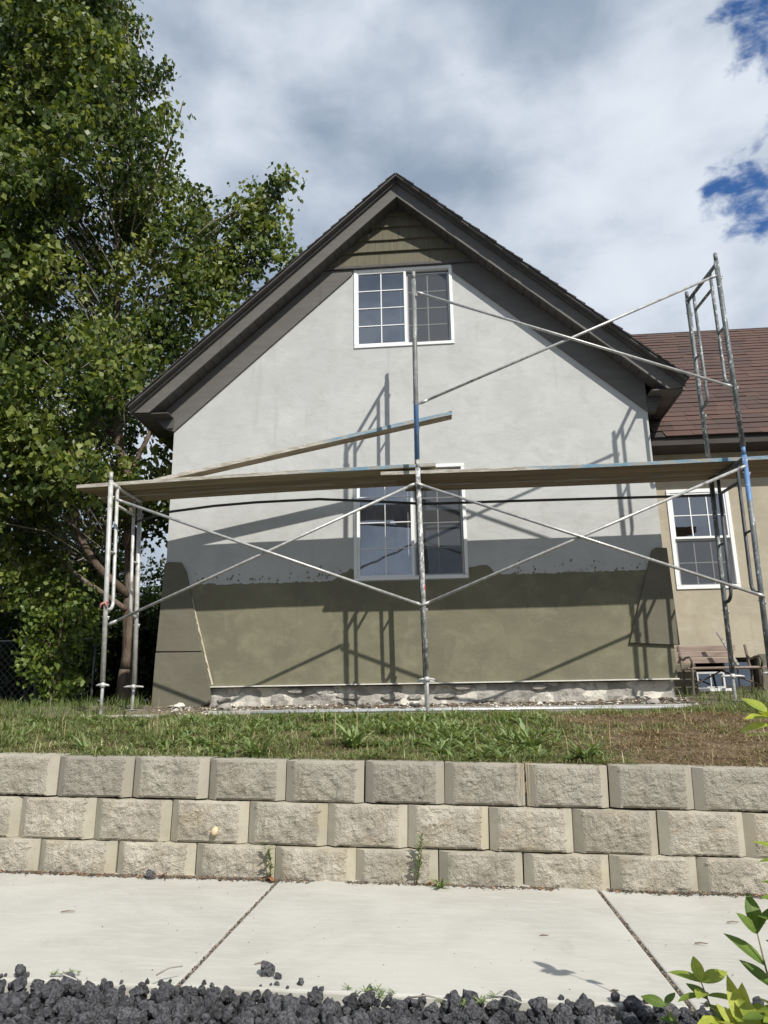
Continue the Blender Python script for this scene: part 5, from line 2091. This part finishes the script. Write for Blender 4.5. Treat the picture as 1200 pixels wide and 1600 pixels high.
def shoot(pts, leaves, r0=.0045):
    o = MB().tube(pts, [r0 + (.0015 - r0) * i / (len(pts) - 1) for i in range(len(pts))], 6).build('stem', M['green_stem'], fs)
    o.location = -FO
    pts = [Vector(p) for p in pts]
    for (u, ang, el, L_, W_, sh) in leaves:
        f = u * (len(pts) - 1)
        i = min(int(f), len(pts) - 2)
        b_ = pts[i].lerp(pts[i + 1], f - i)
        d = Vector((math.cos(ang) * math.cos(el), math.sin(ang) * math.cos(el), math.sin(el)))
        n_ = Vector((rg.normal() * .25, -.45 + rg.normal() * .3, 1.0))
        big_leaf(b_, d, n_, L_, W_, sh)


zb = walk_z(.8) - .02
# left tuft
shoot([(.735, 2.40, zb), (.715, 2.42, zb + .09), (.690, 2.45, zb + .190)], [(1, 2.7, .30, .090, .040, .50), (1, .3, .30, .095, .040, .68), (1, -1.6, .5, .075, .036, .62), (1, 1.6, .9, .075, .034, .75), (.9, 4.2, .2, .08, .036, .66), (.85, 3.5, .1, .095, .040, .40), (.85, -.3, .05, .10, .040, .6),
                                                                        (.8, 2.1, .4, .08, .034, .35), (.6, -2.2, -.05, .095, .046, .8), (.6, .9, .0, .08, .034, .35), (.5, -1.4, .1, .08, .04, .45), (.45, -.9, .1, .08, .036, .5), (.4, 3.0, .1, .09, .04, .3), (.35, .2, .3, .08, .036, .4)])
shoot([(.65, 2.47, zb), (.63, 2.49, zb + .06), (.60, 2.51, zb + .11)], [(1, 2.9, .3, .07, .03, .25), (1, .8, .5, .06, .026, .3), (.8, -1.8, .2, .06, .028, .35), (.6, 2.4, .1, .06, .026, .2)])
# bright upright pair
shoot([(.765, 2.33, zb), (.762, 2.335, zb + .07), (.757, 2.34, zb + .105)], [(1, 1.8, 1.25, .135, .042, .93), (.9, 1.2, 1.1, .13, .048, .98), (.8, 2.6, .9, .10, .036, .85), (.7, -2.6, .5, .085, .034, .85), (.5, -.5, .3, .08, .034, .7), (.6, .4, .5, .08, .034, .8)])
# tall shoot on the right
shoot([(.865, 2.30, zb), (.845, 2.30, zb + .15), (.820, 2.30, zb + .270), (.808, 2.30, zb + .365)], [(1, 1.4, 1.2, .095, .044, .20), (.97, -.3, 1.1, .09, .042, .26), (.97, 3.3, .9, .07, .03, .3), (.70, 2.75, .75, .115, .042, .28), (.55, 2.2, .6, .10, .040, .2), (.5, -.2, .7, .105, .042, .38), (.42, 1.0, .6, .09, .04, .3), (.3, -2.4, .5, .10, .042, .55), (.25, 3.0, .4, .085, .038, .65), (.2, .2, .4, .09, .04, .5)])
shoot([(.90, 2.27, zb), (.895, 2.27, zb + .2), (.895, 2.27, zb + .42), (.90, 2.27, zb + .56)], [(1, 2.9, .5, .085, .038, .55), (.95, 3.3, .2, .08, .036, .45), (.88, -1.2, .2, .07, .03, .5), (.80, 2.8, .3, .07, .032, .3), (.70, 3.3, .4, .08, .034, .4), (.62, 3.0, .3, .085, .036, .3), (.55, -2.0, .4, .08, .034, .45), (.5, 2.6, .5, .08, .034, .5), (.42, 3.4, .2, .085, .036, .55), (.36, 2.9, .4, .09, .038, .5), (.3, -.3, .4, .085, .036, .6)])
shoot([(.93, 2.28, zb), (.932, 2.28, zb + .5), (.925, 2.28, zb + .80), (.908, 2.28, zb + .93)], [(1, 2.5, .7, .08, .042, .62), (.97, 3.4, .1, .075, .038, .8), (.97, -2.2, .4, .07, .034, .7), (.96, -.5, .3, .07, .032, .5), (.92, 2.9, -.1, .085, .040, .75), (.85, 3.2, .1, .075, .034, .55), (.7, -.6, .2, .07, .03, .4)])
# low mass in the corner
for k in range(58):
    x, y = .79 + rg.uniform(-.07, .16), 2.31 + rg.uniform(-.07, .08)
    z = zb + rg.uniform(.06, .17)
    a = rg.uniform(0, 6.28)
    big_leaf((x, y, z), (math.cos(a), math.sin(a), rg.uniform(.0, .9)), (rg.normal() * .3, -.4, 1), rg.uniform(.06, .10), rg.uniform(.030, .044), float(np.clip(rg.normal(.74, .2), 0, 1)))
for k in range(5):
    a = k * 1.25
    MB().tube([(.82 + .03 * math.cos(a), 2.26 + .03 * math.sin(a), zb - .02), (.84 + .09 * math.cos(a), 2.26 + .07 * math.sin(a), zb + .09)], [.004, .002], 6).build('stem', M['green_stem'], fs).location = -FO
